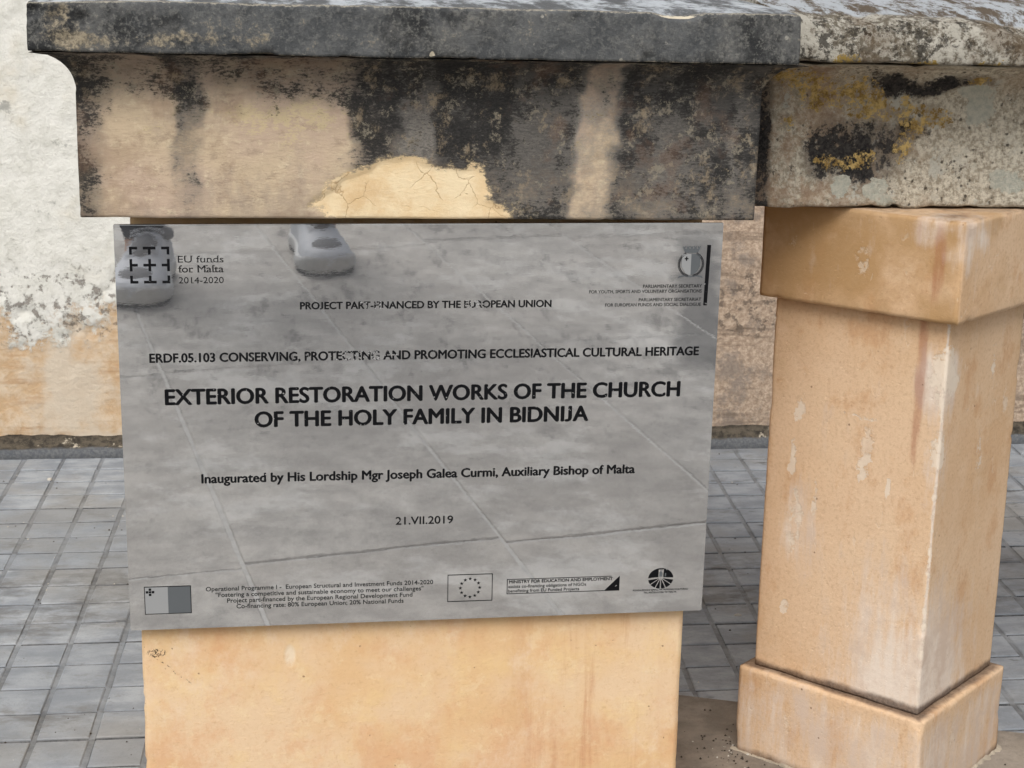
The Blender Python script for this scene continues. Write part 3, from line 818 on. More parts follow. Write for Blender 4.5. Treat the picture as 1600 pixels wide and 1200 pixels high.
def cslab_mask(P):
    x, y, z = P.T
    n = fbm(P, 20, 4, 3)
    R = .20 + .30 * sst(.45, .7, n) + .25 * sst(zs + .006, zs, z) + .3 * blob(x, z, .44, .86, .05, .01)
    G = .8 * bl(x, z, (.42, zs + .003, .016, .006), (.50, zs, .02, .004), (.565, zs, .01, .004), (.585, zs + .002, .012, .004))
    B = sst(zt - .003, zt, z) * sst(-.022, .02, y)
    return np.clip(R, 0, 1), G, B, 0 * x
def cslab_warp(V, V0):
    V = V.copy(); x, y, z = V0.T
    fr = sst(.06, -.0257, y); up = sst(zs + .012, zt, z)
    V[:, 2] -= fr * up * (np.interp(x, [.3, .36, .5, .65, .8], [.0, .0, .004, .009, .011]) + .010 * sst(.45, .75, fbm(V0, 18, 4, 7)))
    V[:, 2] += np.clip(y + .0257, 0, .3) * .12 * up
    V[:, 1] += fr * up * (.004 + .012 * sst(.45, .75, fbm(V0, 15, 4, 1)))
    V[:, 1] += .008 * (fbm(V0, 12, 4, 5) - .5) * fr
    V[:, 2] += sst(zs + .008, zs, z) * fr * .004 * (fbm(V0, 25, 3, 2) - .3)
    return V
stone('slab', (.3555, -.0257, zs), (1.21, .385, zt), (.0045, .012, .004), M['coping'], cop, bev=.003, amp=.0018, nscale=45, seed=6, warp=cslab_warp, maskf=cslab_mask, chips=1)

pil = tag(empty('stone_pillar', (.5545, -.0158, 0), .7364), 'square ochre stone pillar set cornerwise on a low base, under the lichened coping', 'pillar')
PA, PB = .2109, .1919                     # local y (left face length), local x (right face length)
zc, zb = .5601, .1149
def pil_mask(P):
    x, y, z = P.T                         # local
    n = fbm(P, 10, 4, 1)
    left = x < y
    u = np.where(x < .002, y, x)
    R = .85 * sst(.30, .12, z + (n - .5) * .2) * np.where(x < .002, sst(.19, .03, u), sst(.18, .02, u) * .9 + .2)
    R = R + .55 * blob(u, z, .165, .30, .03, .05) * (x < .002) + .75 * blob(u, z, .015, .495, .02, .035) + .4 * blob(u, z, .01, .41, .012, .05)
    R = R + .9 * sst(.0035, .0012, np.hypot(x, y)) 
    G = .8 * blob(y, z, .030, .50, .008, .13) * (x < .002) + .5 * blob(y, z, .055, .45, .006, .06) * (x < .002)
    B = .25 * sst(.3, .5, z) + .2 * sst(.12, .2, u)
    Aa = sst(-.002, .022, z - zb) * (1 - .3 * sst(zc - .015, zc, z))
    zz = z + (n - .5) * .03; uu = u + (fbm(P, 30, 3, 5) - .5) * .012
    Lf = (x < .002)
    Sc = .75 * np.maximum.reduce([blob(uu, zz, .172, .44, .006, .028) , blob(uu, zz, .176, .375, .006, .03), blob(uu, zz, .086, .377, .009, .022), blob(uu, zz, .145, .33, .004, .02),
                            blob(uu, zz, .17, .305, .014, .035) * .8, blob(uu, zz, .175, .196, .007, .012), blob(uu, zz, .10, .44, .03, .004) * .7, blob(uu, zz, .055, .36, .004, .012)]) * Lf
    Sc = np.maximum(Sc, .85 * np.maximum.reduce([blob(uu, zz, .006, .50, .014, .03), blob(uu, zz, .002, .415, .010, .022), blob(uu, zz, .022, .485, .016, .012) * (~Lf), blob(uu, zz, .10, .40, .01, .03) * .6 * (~Lf), blob(uu, zz, .12, .50, .008, .025) * .6 * (~Lf)]))
    Sc = np.maximum(Sc, .62 * sst(.006, .002, np.hypot(x, y)))
    return np.clip(R, 0, 1), np.clip(G, 0, 1), B, Aa, np.clip(Sc, 0, 1)
stone('shaft', (0, 0, zb), (PB, PA, zc), (.0032, .0032, .0032), M['pillar'], pil, bev=.0018, amp=.0008, nscale=14, seed=7, maskf=pil_mask, chips=.7)
def cap_mask(P):
    x, y, z = P.T
    R = .25 * sst(.04, .0, np.minimum(np.abs(x), np.abs(y))) * 0 + .35 * blob(x, z, .03, .62, .03, .04) * (y < 0)
    G = .9 * blob(y, z, .012, .62, .010, .05) + .4 * blob(y, z, .035, .64, .006, .04)
    n = fbm(P, 18, 4, 3)
    B = np.where(x < -.012, .75, .35) + (n - .5) * 1.2  # left face painted darker, for the shade under the coping
    R = R + .5 * sst(.55, .7, fbm(P, 14, 4, 6)) * sst(.57, .62, z)
    Aa = 1 - .55 * sst(zm - .012, zm, z)
    return R, G, B, Aa
c_ = .0143
stone('cap', (-c_, -c_, zc), (PB + c_, PA + c_, zm - .0004), (.005, .005, .005), M['pillar'], pil, bev=.0020, amp=.0009, nscale=12, seed=8, maskf=cap_mask, chips=1)
def base_mask(P):
    x, y, z = P.T
    n = fbm(P, 14, 4, 1)
    R = .45 + .25 * (n - .5) - .3 * sst(.09, .115, z)
    Aa = np.where(z > zb - .0005, .25 + .35 * sst(-.004, -.012, np.minimum(x, y)), .25 + .75 * sst(.004, .03, z))
    return np.clip(R, 0, 1), 0 * x, .15 + 0 * x, Aa
b_ = .0127
stone('base', (-b_, -b_, 0), (PB + b_, PA + b_, zb), (.005, .005, .005), M['pillar'], pil, bev=.0022, amp=.0008, nscale=12, seed=9, maskf=base_mask, chips=1)
# crumbling mortar bead round the foot of the pillar
V, F = [], []
path = [(-b_, PA + b_ + .005), (-b_, -b_), (PB + b_ + .005, -b_)]
pts = []
for (ax, ay), (bx, by) in zip(path[:-1], path[1:]):
    nn = 44
    pts += [(ax + (bx - ax) * k / nn, ay + (by - ay) * k / nn) for k in range(nn)]
pts.append(path[-1])
for k, (x, y) in enumerate(pts):
    ox, oy = (-1, 0) if k < 40 else ((-.7, -.7) if k < 48 else (0, -1))
    wd = .002 + .006 * rt.random() * (1 if (12 < k < 30 or k > 62) else .3); hh = .001 + .0035 * rt.random() * (1 if (12 < k < 30 or k > 62) else .3)
    V += [(x + ox * wd, y + oy * wd, .0055), (x + ox * wd * .6, y + oy * wd * .6, .0065 + hh * .5), (x - ox * .002, y - oy * .002, .0065 + hh)]
for k in range(len(pts) - 1):
    for q in range(2): F.append((3 * k + q, 3 * k + 3 + q, 3 * k + 4 + q, 3 * k + 1 + q))
link('mortar_bead', mesh('mortar_bead', V, F), M['mortar'], pil)

# ================================================================== PLAQUE
PLO = Vector((.00201795, -.02131715, .45358729))
ex = Vector((.99997601, -.00029482, .00692002)); ez = Vector((-.00692629, -.04256453, .99906971)); ey = ez.cross(ex)
plaque = tag(empty('memorial_plaque'), 'polished steel plaque with black lettering fixed to the front of the broad pier', 'plaque')
plaque.matrix_world = Matrix(((ex.x, ey.x, ez.x, PLO.x), (ex.y, ey.y, ez.y, PLO.y), (ex.z, ey.z, ez.z, PLO.z), (0, 0, 0, 1)))
HX, HZ = .29995, .2106
bm = bmesh.new()
bmesh.ops.create_cube(bm, size=1)
for v in bm.verts: v.co = Vector((v.co.x * 2 * HX, v.co.y * .0034 + .0017, v.co.z * 2 * HZ))
bmesh.ops.bevel(bm, geom=bm.edges[:], offset=.0008, segments=2, affect='EDGES')
me = bpy.data.meshes.new('plate'); bm.to_mesh(me); bm.free()
link('plate', me, M['steel'], plaque)
# backing battens that hold it off the leaning pier face (local y is depth, pier face about 12 mm behind at the foot, 30 mm at the head)
for z in (-.17, .17):
    d = .0213 + z * .0426 - .0024
    V = [(sx * .22, y, z + sz * .012) for sx in (-1, 1) for y in (.0034, d) for sz in (-1, 1)]
    link('batten', mesh('batten', V, [(0, 1, 3, 2), (4, 6, 7, 5), (0, 4, 5, 1), (2, 3, 7, 6), (0, 2, 6, 4), (1, 5, 7, 3)]), M['inkplain'], plaque)

INK = -.00025                             # proud of the plate face
def text_mesh(body, x0, x1, z, cap, bold=0.0, spacing=1.0):
    cu = bpy.data.curves.new('lettering', 'FONT')
    cu.body = body; cu.size = 1; cu.space_character = spacing; cu.resolution_u = 4
    o = bpy.data.objects.new('lettering', cu)
    COL.objects.link(o)
    dg = bpy.context.evaluated_depsgraph_get()
    me = bpy.data.meshes.new_from_object(o.evaluated_get(dg))
    bpy.data.objects.remove(o)
    if body.isupper() or 'BIDN' in body:      # capitals sit on the baseline, the J too
        bm = bmesh.new(); bm.from_mesh(me)
        seen = set()
        for v0 in bm.verts:
            if v0 in seen: continue
            isl, stack = [], [v0]; seen.add(v0)
            while stack:
                q = stack.pop(); isl.append(q)
                for e in q.link_edges:
                    o_ = e.other_vert(q)
                    if o_ not in seen: seen.add(o_); stack.append(o_)
            lo_, hi_ = min(v.co.y for v in isl), max(v.co.y for v in isl)
            if lo_ < -.08 and hi_ > .5:
                xr = max(v.co.x for v in isl)
                for v in isl:
                    if v.co.x < xr - .11: v.co.x = xr - .11 - (xr - .11 - v.co.x) * 1.25
                for v in isl: v.co.y = hi_ - (hi_ - v.co.y) * (hi_ + .01) / (hi_ - lo_)
                xl = min(v.co.x for v in isl)
                for v in bm.verts:
                    if v.co.x > xl + .02 and v not in isl and v.co.x > xr - .02: v.co.x += .13
                for v in isl: v.co.x += .10
        bm.to_mesh(me); bm.free()
    if bold:
        bm = bmesh.new(); bm.from_mesh(me)
        geo = bm.verts[:] + bm.edges[:] + bm.faces[:]
        for q, (dx, dy) in enumerate(((1, 0), (-1, 0), (0, .6), (0, -.6), (.5, .4), (-.5, -.4))):
            r = bmesh.ops.duplicate(bm, geom=geo)
            for v in r['geom']:
                if isinstance(v, bmesh.types.BMVert): v.co += Vector((dx * bold, dy * bold, (q + 1)))
        bm.to_mesh(me); bm.free()
    n = len(me.vertices)
    co = np.empty(n * 3, np.float32); me.vertices.foreach_get('co', co); co = co.reshape(-1, 3)
    sx = (x1 - x0) / (co[:, 0].max() - co[:, 0].min())
    sz = cap / .70
    out = np.stack([x0 + (co[:, 0] - co[:, 0].min()) * sx, INK - co[:, 2] * 6e-6, z + co[:, 1] * sz], 1)
    me.vertices.foreach_set('co', out.astype(np.float32).ravel())
    me.update()
    me.materials.clear()
    return me
def letter(body, x0, x1, z, cap, bold=0.0, mat='ink', spacing=1.0):
    return link('lettering', text_mesh(body, x0 * 1e-3, x1 * 1e-3, z * 1e-3, cap * 1e-3, bold, spacing), M[mat], plaque)
letter('PROJECT PART-FINANCED BY THE EUROPEAN UNION', -123.7, 126.9, 125.8, 7.2, .034)
letter('ERDF.05.103 CONSERVING, PROTECTING AND PROMOTING ECCLESIASTICAL CULTURAL HERITAGE', -270.8, 281.5, 73.6, 9.0, .036)
letter('EXTERIOR RESTORATION WORKS OF THE CHURCH', -257.3, 263.9, 30.2, 15.8, .038)
letter('OF THE HOLY FAMILY IN BIDNIJA', -170.2, 168.8, 5.5, 15.9, .038)
letter('Inaugurated by His Lordship Mgr Joseph Galea Curmi, Auxiliary Bishop of Malta', -224.2, 220.0, -52.6, 9.5, .036)
letter('21.VII.2019', -29.0, 30.5, -102.7, 8.4, .014)
letter('Operational Programme I -  European Structural and Investment Funds 2014-2020', -223, 10.4, -169.7, 4.7, .012, 'inkplain')
letter('"Fostering a competitive and sustainable economy to meet our challenges"', -213.3, .3, -176.4, 4.7, .012, 'inkplain')
letter('Project part-financed by the European Regional Development Fund', -201.8, -11.1, -183.0, 4.7, .012, 'inkplain')
letter('Co-financing rate: 80% European Union; 20% National Funds', -192.4, -20.3, -189.6, 4.7, .012, 'inkplain')
letter('PARLIAMENTARY SECRETARY', 219.9, 280.8, 144.5, 3.3, .012, 'inkplain')
letter('FOR YOUTH, SPORTS AND VOLUNTARY ORGANISATIONS', 164.9, 280.8, 139.2, 3.3, .012, 'inkplain')
letter('PARLIAMENTARY SECRETARIAT', 216.1, 280.8, 130.6, 3.3, .012, 'inkplain')
letter('FOR EUROPEAN FUNDS AND SOCIAL DIALOGUE', 181.8, 280.8, 125.4, 3.3, .012, 'inkplain')
letter('MINISTRY FOR EDUCATION AND EMPLOYMENT', 90.4, 201.2, -171.9, 3.4, .03, 'ink')
letter('assists co-financing obligations of NGOs', 89.6, 172.8, -177.2, 3.4, .012, 'inkplain')
letter('benefitting from EU Funded Projects', 89.7, 165.5, -182.2, 3.4, .012, 'inkplain')
letter('FONDAZZJONI G\u0126ALL-PATRIMONJU KULTURALI', 223.6, 283.5, -185.6, 1.8, .02, 'inkplain')
letter("TAL-AR\u010aIDJO\u010aESI TA' MALTA", 235.3, 271.2, -188.6, 1.8, .02, 'inkplain')
# slab-serif lines: letters plus their serifs
def serif_line(body, x0, x1, z, cap, bold, bars):
    me = text_mesh(body, x0 * 1e-3, x1 * 1e-3, z * 1e-3, cap * 1e-3, bold)
    bm = bmesh.new(); bm.from_mesh(me)
    for fx, fz, wd in bars:               # centre in fractions of the line, height in caps, width mm
        cx = (x0 + (x1 - x0) * fx) * 1e-3; cz = (z + cap * fz) * 1e-3; hw = wd * .4e-3; hh = cap * .045e-3
        f = bm.faces.new([bm.verts.new((cx + a * hw, INK - .00003, cz + b * hh)) for a, b in ((-1, -1), (1, -1), (1, 1), (-1, 1))])
    bm.to_mesh(me); bm.free()
    link('lettering', me, M['ink'], plaque)
serif_line('EU funds', -240.2, -196.6, 173.4, 6.6, .0, [(.02, .04, 2.2), (.02, .96, 2.2), (.17, .96, 2.4), (.30, .96, 2.4), (.43, .04, 2.6), (.52, .62, 1.6), (.62, .04, 1.4), (.67, .04, 2.2), (.67, .62, 1.6), (.76, .04, 2.2), (.88, .96, 1.6), (.90, .04, 1.4)])
serif_line('for Malta', -240.0, -196.8, 163.6, 7.0, .008, [(.05, .04, 2.6), (.29, .04, 2.6), (.44, .04, 2.6), (.44, .96, 2.0), (.63, .04, 2.6), (.63, .96, 2.0), (.80, .04, 2.2), (.79, .96, 1.4)])
serif_line('2014-2020', -240.0, -197.0, 152.8, 6.2, .0, [(.31, .04, 2.0), (.42, .04, 1.8)])

def flat(name, polys, mat, y=INK, parent=None):
    V, F = [], []
    for P in polys:
        n0 = len(V)
        V += [(x * 1e-3, y, z * 1e-3) for x, z in P]
        F.append(tuple(range(n0, n0 + len(P))))
    me = mesh(name, V, F)
    return link(name, me, M[mat], parent or plaque)
def rect(x0, z0, x1, z1): return [(x0, z0), (x1, z0), (x1, z1), (x0, z1)]
def outline(x0, z0, x1, z1, t):
    return [rect(x0, z0, x1, z0 + t), rect(x0, z1 - t, x1, z1), rect(x0, z0 + t, x0 + t, z1 - t), rect(x1 - t, z0 + t, x1, z1 - t)]
# nine-piece square emblem
lx0, lx1, lz0, lz1, th = -285.9, -248.0, 153.0, 189.0, 2.5
xm, zmid = (lx0 + lx1) / 2, (lz0 + lz1) / 2
arm, ta = 7.6, 6.0
P = []
for sx, X in ((1, lx0), (-1, lx1)):
    for sz, Z in ((1, lz0), (-1, lz1)):
        P += [rect(X, Z, X + sx * arm, Z + sz * th), rect(X, Z + sz * th, X + sx * th, Z + sz * arm)]
    P += [rect(X, zmid - ta, X + sx * th, zmid + ta), rect(X + sx * th, zmid - th / 2, X + sx * arm, zmid + th / 2)]
for sz, Z in ((1, lz0), (-1, lz1)):
    P += [rect(xm - ta, Z, xm + ta, Z + sz * th), rect(xm - th / 2, Z + sz * th, xm + th / 2, Z + sz * arm)]
P += [rect(xm - ta, zmid - th / 2, xm + ta, zmid + th / 2), rect(xm - th / 2, zmid + th / 2, xm + th / 2, zmid + ta), rect(xm - th / 2, zmid - ta, xm + th / 2, zmid - th / 2)]
flat('funds_emblem', P, 'ink')
# two-tone national flag with cross
fx0, fz0, fx1, fz1 = -284.9, -193.1, -237.8, -162.6
fl = flat('national_flag', outline(fx0, fz0, fx1, fz1, .8), 'ink')
flat('pale_half', [rect(fx0 + .8, fz0 + .8, -261.2, fz1 - .8)], 'pale', INK, fl)
flat('dark_half', [rect(-261.2, fz0 + .8, fx1 - .8, fz1 - .8)], 'grey', INK, fl)
cxx, czz = -279.0, -168.6
flat('flag_cross', [rect(cxx - 1.3, czz - 1.1, cxx + 1.3, czz + 1.1), rect(cxx - 4.3, czz - 1.3, cxx - 1.7, czz + 1.3), rect(cxx + 1.7, czz - 1.3, cxx + 4.3, czz + 1.3),
                    rect(cxx - 1.3, czz + 1.6, cxx + 1.3, czz + 4.1), rect(cxx - 1.3, czz - 4.1, cxx + 1.3, czz - 1.6)], 'ink', INK - .00004, fl)
# ring of twelve stars
eu = flat('star_flag', outline(25.5, -190.6, 73.0, -160.0, .8), 'ink')
ST = []
for k in range(12):
    a = math.pi / 2 + k * math.pi / 6
    sx, sz = 49.25 + 10.2 * math.cos(a), -175.4 + 10.2 * math.sin(a)
    ST.append([(sx + (2.1 if q % 2 == 0 else .85) * math.cos(math.pi / 2 + q * math.pi / 5), sz + (2.1 if q % 2 == 0 else .85) * math.sin(math.pi / 2 + q * math.pi / 5)) for q in range(10)])
flat('stars', ST, 'ink', INK, eu)
# ministry banner frame with black corner
flat('ministry_banner', [rect(88.1, -184.0, 88.9, -167.1), rect(88.9, -167.8, 200, -167.1), rect(88.9, -184.0, 192.1, -183.3), [(192.1, -184.0), (208.7, -184.0), (208.7, -167.4)]], 'ink')
# church-and-rays roundel
RX, RZ, ox, oz = 13.6, 11.6, 253.2, -171.8
def ring(a0, a1, n=14, rx=RX, rz=RZ): return [(ox + rx * math.cos(a0 + (a1 - a0) * k / n), oz + rz * math.sin(a0 + (a1 - a0) * k / n)) for k in range(n + 1)]
rad = math.radians
upper_l = [(ox - 2.6, oz + 1.5)] + [(ox - 2.6, oz + 11.1)] + ring(rad(104), rad(178)) + [(ox - 9, oz + 1.2)]
upper_r = [(ox + 8, oz + 1.0)] + ring(rad(4), rad(76)) + [(ox + 2.6, oz + 4), (ox + 2.8, oz + 1.2)]
dome = [(ox - 1.7, oz + 2), (ox + 1.7, oz + 2), (ox + 1.7, oz + 6.5), (ox + .5, oz + 8), (ox, oz + 10.6), (ox - .5, oz + 8), (ox - 1.7, oz + 6.5)]
P = [upper_l, upper_r]
for a0, a1 in ((189, 213), (218, 243), (248, 267), (273, 292), (297, 322), (327, 351)):
    P.append([(ox + 2.2 * math.cos(rad((a0 + a1) / 2)), oz + .6 + 1.6 * math.sin(rad((a0 + a1) / 2)))] + ring(rad(a0), rad(a1), 6))
rd = flat('heritage_roundel', P, 'ink')
flat('crown_of_disc', [ring(rad(74), rad(106), 6) + [(ox - 2.6, oz + 10.2), (ox + 2.6, oz + 10.2)]], 'ink', INK, rd)
flat('church_outline', [dome, rect(ox + 4.2, oz + 2.2, ox + 5.6, oz + 6)], 'grey', INK - .00004, rd)
# state crest: shield, mural crown, wreath, ribbon
SX, SZ = 268.2, 168.5
def shield(x0, x1, n=10):
    P = [(x0, 179.0), (x1, 179.0)]
    for k in range(n + 1):
        x = x1 + (x0 - x1) * k / n
        q = min(1, abs(x - SX) / 9.6)
        P.append((x, 157.5 + 9.5 * q ** 2.4))
    return P
cr = flat('state_crest', [shield(SX - 9.6, SX)], 'pale')
flat('shield_half', [shield(SX, SX + 9.6)], 'grey', INK, cr)
flat('shield_cross', [rect(SX - 6.8, 173.6, SX - 2.8, 174.8), rect(SX - 5.4, 172.0, SX - 4.2, 176.4)], 'ink', INK - .00004, cr)
flat('mural_crown', [[(SX - 6.6, 180.2), (SX + 6.6, 180.2), (SX + 8.6, 184.4), (SX - 8.6, 184.4)]] + [[(SX + k * 3.8 - 1.1, 184.4), (SX + k * 3.8 + 1.1, 184.4), (SX + k * 3.9 + 1.6, 187.4), (SX + k * 3.9, 186.2), (SX + k * 3.9 - 1.6, 187.4)] for k in range(-2, 3)], 'grey', INK, cr)
LV = []
rl = random.Random(3)
for side in (-1, 1):
    for k in range(22):
        a = rad(-80 + 138 * k / 21)
        x = SX + side * 12.4 * math.cos(a); z = 168.5 + 12.2 * math.sin(a)
        for q in (-1, 1):
            t = a + math.pi / 2 + q * .6 * 1
            dx, dz = side * math.cos(t) * 2.2, math.sin(t) * 2.2
            LV.append([(x, z), (x + dx * .5 - dz * .22, z + dz * .5 + dx * .22), (x + dx, z + dz), (x + dx * .5 + dz * .22, z + dz * .5 - dx * .22)])
flat('wreath', LV, 'inkplain', INK, cr)
flat('ribbon', [[(SX - 13, 154.2), (SX - 6, 156.0), (SX, 154.8), (SX + 6, 156.0), (SX + 13, 154.2), (SX + 12, 156.4), (SX + 6, 157.4), (SX, 156.4), (SX - 6, 157.4), (SX - 12, 156.4)]], 'grey', INK, cr)
flat('side_bar', [[(283.2, 125.8), (287.0, 125.8), (288.0, 188.1), (284.1, 188.1)]], 'ink')

# ================================================================== SMALL THINGS ON THE GROUND
def pebble_mesh(r, seed):
    bm = bmesh.new(); bmesh.ops.create_icosphere(bm, subdivisions=2, radius=r)
    rr = random.Random(seed); s3 = (rr.uniform(.8, 1.3), rr.uniform(.7, 1.1), rr.uniform(.5, .8)); o = rr.random() * 9
    for v in bm.verts:
        k = 1 + .5 * (float(vnoise(np.array([[v.co.x / r + o + 5, v.co.y / r + 5, v.co.z / r + 5]]))[0]) - .5)
        v.co = Vector((v.co.x * s3[0] * k, v.co.y * s3[1] * k, v.co.z * s3[2] * k + r * .45))
    me = bpy.data.meshes.new('pebble'); bm.to_mesh(me); bm.free(); return me
for (x, y, r, lb) in ((-.557, 1.347, .0055, 'white pebble lying in a tile joint left of the pier, near the wall'),
                      (.522, .585, .0045, 'tiny white stone chip on the tiles between pier and pillar')):
    o = link('pebble', pebble_mesh(r, int(x * 100)), M['pebble'], smooth=True)
    o.location = (x, y, -.002)
    tag(o, lb, 'pebble')
V, F = [], []
rg = random.Random(8)
for k in range(420):
    q = rg.random()
    if q < .45: x, y = rg.uniform(-.7, -.3), rg.uniform(.1, 1.45)
    elif q < .7: x, y = rg.uniform(.3, .75), rg.uniform(.0, 1.45)
    else: x, y = .40 + rg.gauss(0, .03), .14 + rg.gauss(0, .03)
    r = rg.uniform(.0006, .0022); z = .0068 if edge_line(x, y) < 0 and x > .3 and y > -.05 else .0004
    n0 = len(V)
    for a in ((1, 0, 0), (-1, 0, 0), (0, 1, 0), (0, -1, 0), (0, 0, 1), (0, 0, -.2)):
        V.append((x + a[0] * r * rg.uniform(.7, 1.3), y + a[1] * r * rg.uniform(.7, 1.3), z + a[2] * r))
    for f in ((0, 2, 4), (2, 1, 4), (1, 3, 4), (3, 0, 4), (2, 0, 5), (1, 2, 5), (3, 1, 5), (0, 3, 5)): F.append(tuple(n0 + i for i in f))
me = mesh('grit', V, F)
me.materials.append(M['darkpebble']); me.materials.append(M['pebble'])
for i, p in enumerate(me.polygons): p.material_index = 1 if (i // 8) % 4 == 0 else 0
tag(link('grit', me), 'dark grit and mortar crumbs scattered over the tiles and round the pillar foot', 'grit', kind='stuff')

# ================================================================== PHOTOGRAPHER (seen as two shoe tips mirrored in the plaque)
def skin(name, chains, mat, parent, levels=1, root=0):
    """chains: list of lists of (x,y,z,r); a chain starting with an int continues from that vertex index"""
    V, E, R = [], [], []
    for ch in chains:
        prev = None
        for it in ch:
            if isinstance(it, int): prev = it; continue
            V.append(it[:3]); R.append(it[3])
            if prev is not None: E.append((prev, len(V) - 1))
            prev = len(V) - 1
    me = bpy.data.meshes.new(name); me.from_pydata(V, E, []); me.update()
    o = bpy.data.objects.new(name, me); COL.objects.link(o)
    md = o.modifiers.new('skin', 'SKIN'); md.use_smooth_shade = True
    for i, r in enumerate(R):
        rr = r if isinstance(r, tuple) else (r, r)
        me.skin_vertices[0].data[i].radius = rr
        me.skin_vertices[0].data[i].use_root = (i == root)
    sb = o.modifiers.new('sub', 'SUBSURF'); sb.levels = levels; sb.render_levels = levels
    dg = bpy.context.evaluated_depsgraph_get()
    m2 = bpy.data.meshes.new_from_object(o.evaluated_get(dg))
    bpy.data.objects.remove(o)
    m2.name = name
    m2.materials.clear()
    return link(name, m2, mat, parent, True)
SKINM = mat_simple('skin', srgb(205, 160, 132, K), .5, .12, 40, .1)
SHIRT = mat_simple('blue_cotton_shirt', srgb(86, 104, 132, K), .9, .3, 300, .3)
TROU = mat_simple('dark_denim', srgb(52, 58, 70, K), .9, .35, 300, .3)
HAIR = mat_simple('dark_hair', srgb(44, 36, 30, K), .6, .4, 200, .5)
RUB = mat_simple('white_rubber', srgb(206, 206, 204, K), .5, .25, 60, .15)
KNIT = mat_simple('grey_knit', srgb(140, 140, 142, K), .9, .45, 350, .5)
OVER = mat_simple('pale_grey_leather', srgb(214, 217, 222, K), .6, .2, 80, .2)
LACE = mat_simple('white_lace', srgb(214, 216, 220, K), .8, .2, 300, .3)
SOLE = mat_simple('dark_outsole', srgb(44, 42, 42, K), .8, .3, 100, .3)
person = tag(empty('person', (-.23, -2.62, 0)), 'photographer in dark jeans and pale grey trainers, mirrored in the plaque as shoe tips', 'person')
def wp(p): return (p[0] + .23, p[1] + 2.62, p[2])       # world -> local
def W4(*L): return [(wp(q) + (q[3],)) if not isinstance(q, int) else q for q in L]
LH, RH = (-.222, -1.742, .905), (-.052, -1.762, .905)
# body: pelvis 0, spine..., head, legs, arms
body = skin('body', [
    W4((-.23, -2.62, .88, (.13, .10)), (-.22, -2.56, 1.02, (.115, .09)), (-.20, -2.46, 1.17, (.13, .10)), (-.18, -2.38, 1.29, (.12, .085)), (-.18, -2.32, 1.37, .052),
       (-.175, -2.27, 1.43, .06), (-.17, -2.215, 1.50, (.078, .088)), (-.17, -2.20, 1.565, (.075, .085)), (-.17, -2.20, 1.61, .045)),
    W4(0, (-.325, -2.61, .84, .085), (-.40, -2.44, .66, .075), (-.425, -2.33, .49, .055), (-.45, -2.35, .30, .052), (-.465, -2.36, .10, .036), (-.462, -2.30, .045, .036), (-.455, -2.17, .04, .034)),
    W4(0, (-.135, -2.61, .84, .085), (-.07, -2.55, .66, .075), (-.035, -2.52, .49, .055), (-.03, -2.585, .30, .052), (-.03, -2.63, .10, .036), (-.028, -2.57, .045, .036), (-.025, -2.44, .04, .034)),
    W4(3, (-.28, -2.37, 1.30, .062), (-.36, -2.34, 1.27, .056), (-.385, -2.20, 1.16, .044), (-.37, -2.08, 1.06, .038), (-.31, -1.94, .985, .034), (-.255, -1.83, .925, .025)),
    W4(3, (-.08, -2.37, 1.30, .062), (.0, -2.34, 1.27, .056), (.03, -2.20, 1.16, .044), (.035, -2.08, 1.06, .038), (.01, -1.96, .985, .034), (-.02, -1.85, .925, .025)),
], SKINM, person)
for sd_, hw in ((-1, (-.255, -1.83, .925)), (1, (-.02, -1.85, .925))):
    # palm and five bent fingers closing on the ends of the phone
    tx = LH if sd_ < 0 else RH
    inw = -sd_
    px_, py_, pz_ = hw
    palm = (tx[0] + sd_ * .018, tx[1] - .035, tx[2] - .004)
    ch = [W4((px_, py_, pz_, .024), ((px_ + palm[0]) / 2, (py_ + palm[1]) / 2, (pz_ + palm[2]) / 2, (.03, .02)), (palm[0], palm[1], palm[2], (.034, .02)))]
    n = 3
    for k in range(4):
        z = palm[2] + .024 - .016 * k
        L = (.9, 1.0, .95, .78)[k]
        ch.append([2] + W4((palm[0] + sd_ * .012, palm[1] + .020 * L, z, .0092), (palm[0] + sd_ * .008, palm[1] + .042 * L, z, .0085), (palm[0] + inw * .006, palm[1] + .050 * L, z - .001, .0078), (palm[0] + inw * .020 * L, palm[1] + .044 * L, z - .001, .007)))
    ch.append([2] + W4((palm[0] + inw * .012, palm[1] - .006, palm[2] + .024, .011), (palm[0] + inw * .024, palm[1] + .010, palm[2] + .03, .0095), (palm[0] + inw * .034, palm[1] + .024, palm[2] + .024, .008)))
    skin('hand', ch, SKINM, person)
# face and hair
def ball(name, c, r, mat, par, sub=2):
    bm = bmesh.new(); bmesh.ops.create_icosphere(bm, subdivisions=sub, radius=1)
    for v in bm.verts: v.co = Vector((c[0] + v.co.x * r[0], c[1] + v.co.y * r[1], c[2] + v.co.z * r[2]))
    me = bpy.data.meshes.new(name); bm.to_mesh(me); bm.free(); return link(name, me, mat, par, True)
EYE = mat_simple('eye_dark', (.05, .03, .02), .2, .0, 10, 0)
LIP = mat_simple('lips', srgb(170, 100, 90, K), .5, .1, 50, 0)
for sx in (-1, 1):
    ball('eye', wp((-.17 + sx * .031, -2.122, 1.53)), (.013, .009, .008), EYE, person)
    ball('ear', wp((-.17 + sx * .080, -2.21, 1.525)), (.011, .022, .032), SKINM, person)
ball('nose', wp((-.17, -2.112, 1.502)), (.014, .02, .024), SKINM, person)
ball('mouth', wp((-.17, -2.125, 1.462)), (.024, .008, .006), LIP, person)
ball('hair', wp((-.17, -2.225, 1.572)), (.089, .094, .074), HAIR, person, 3)
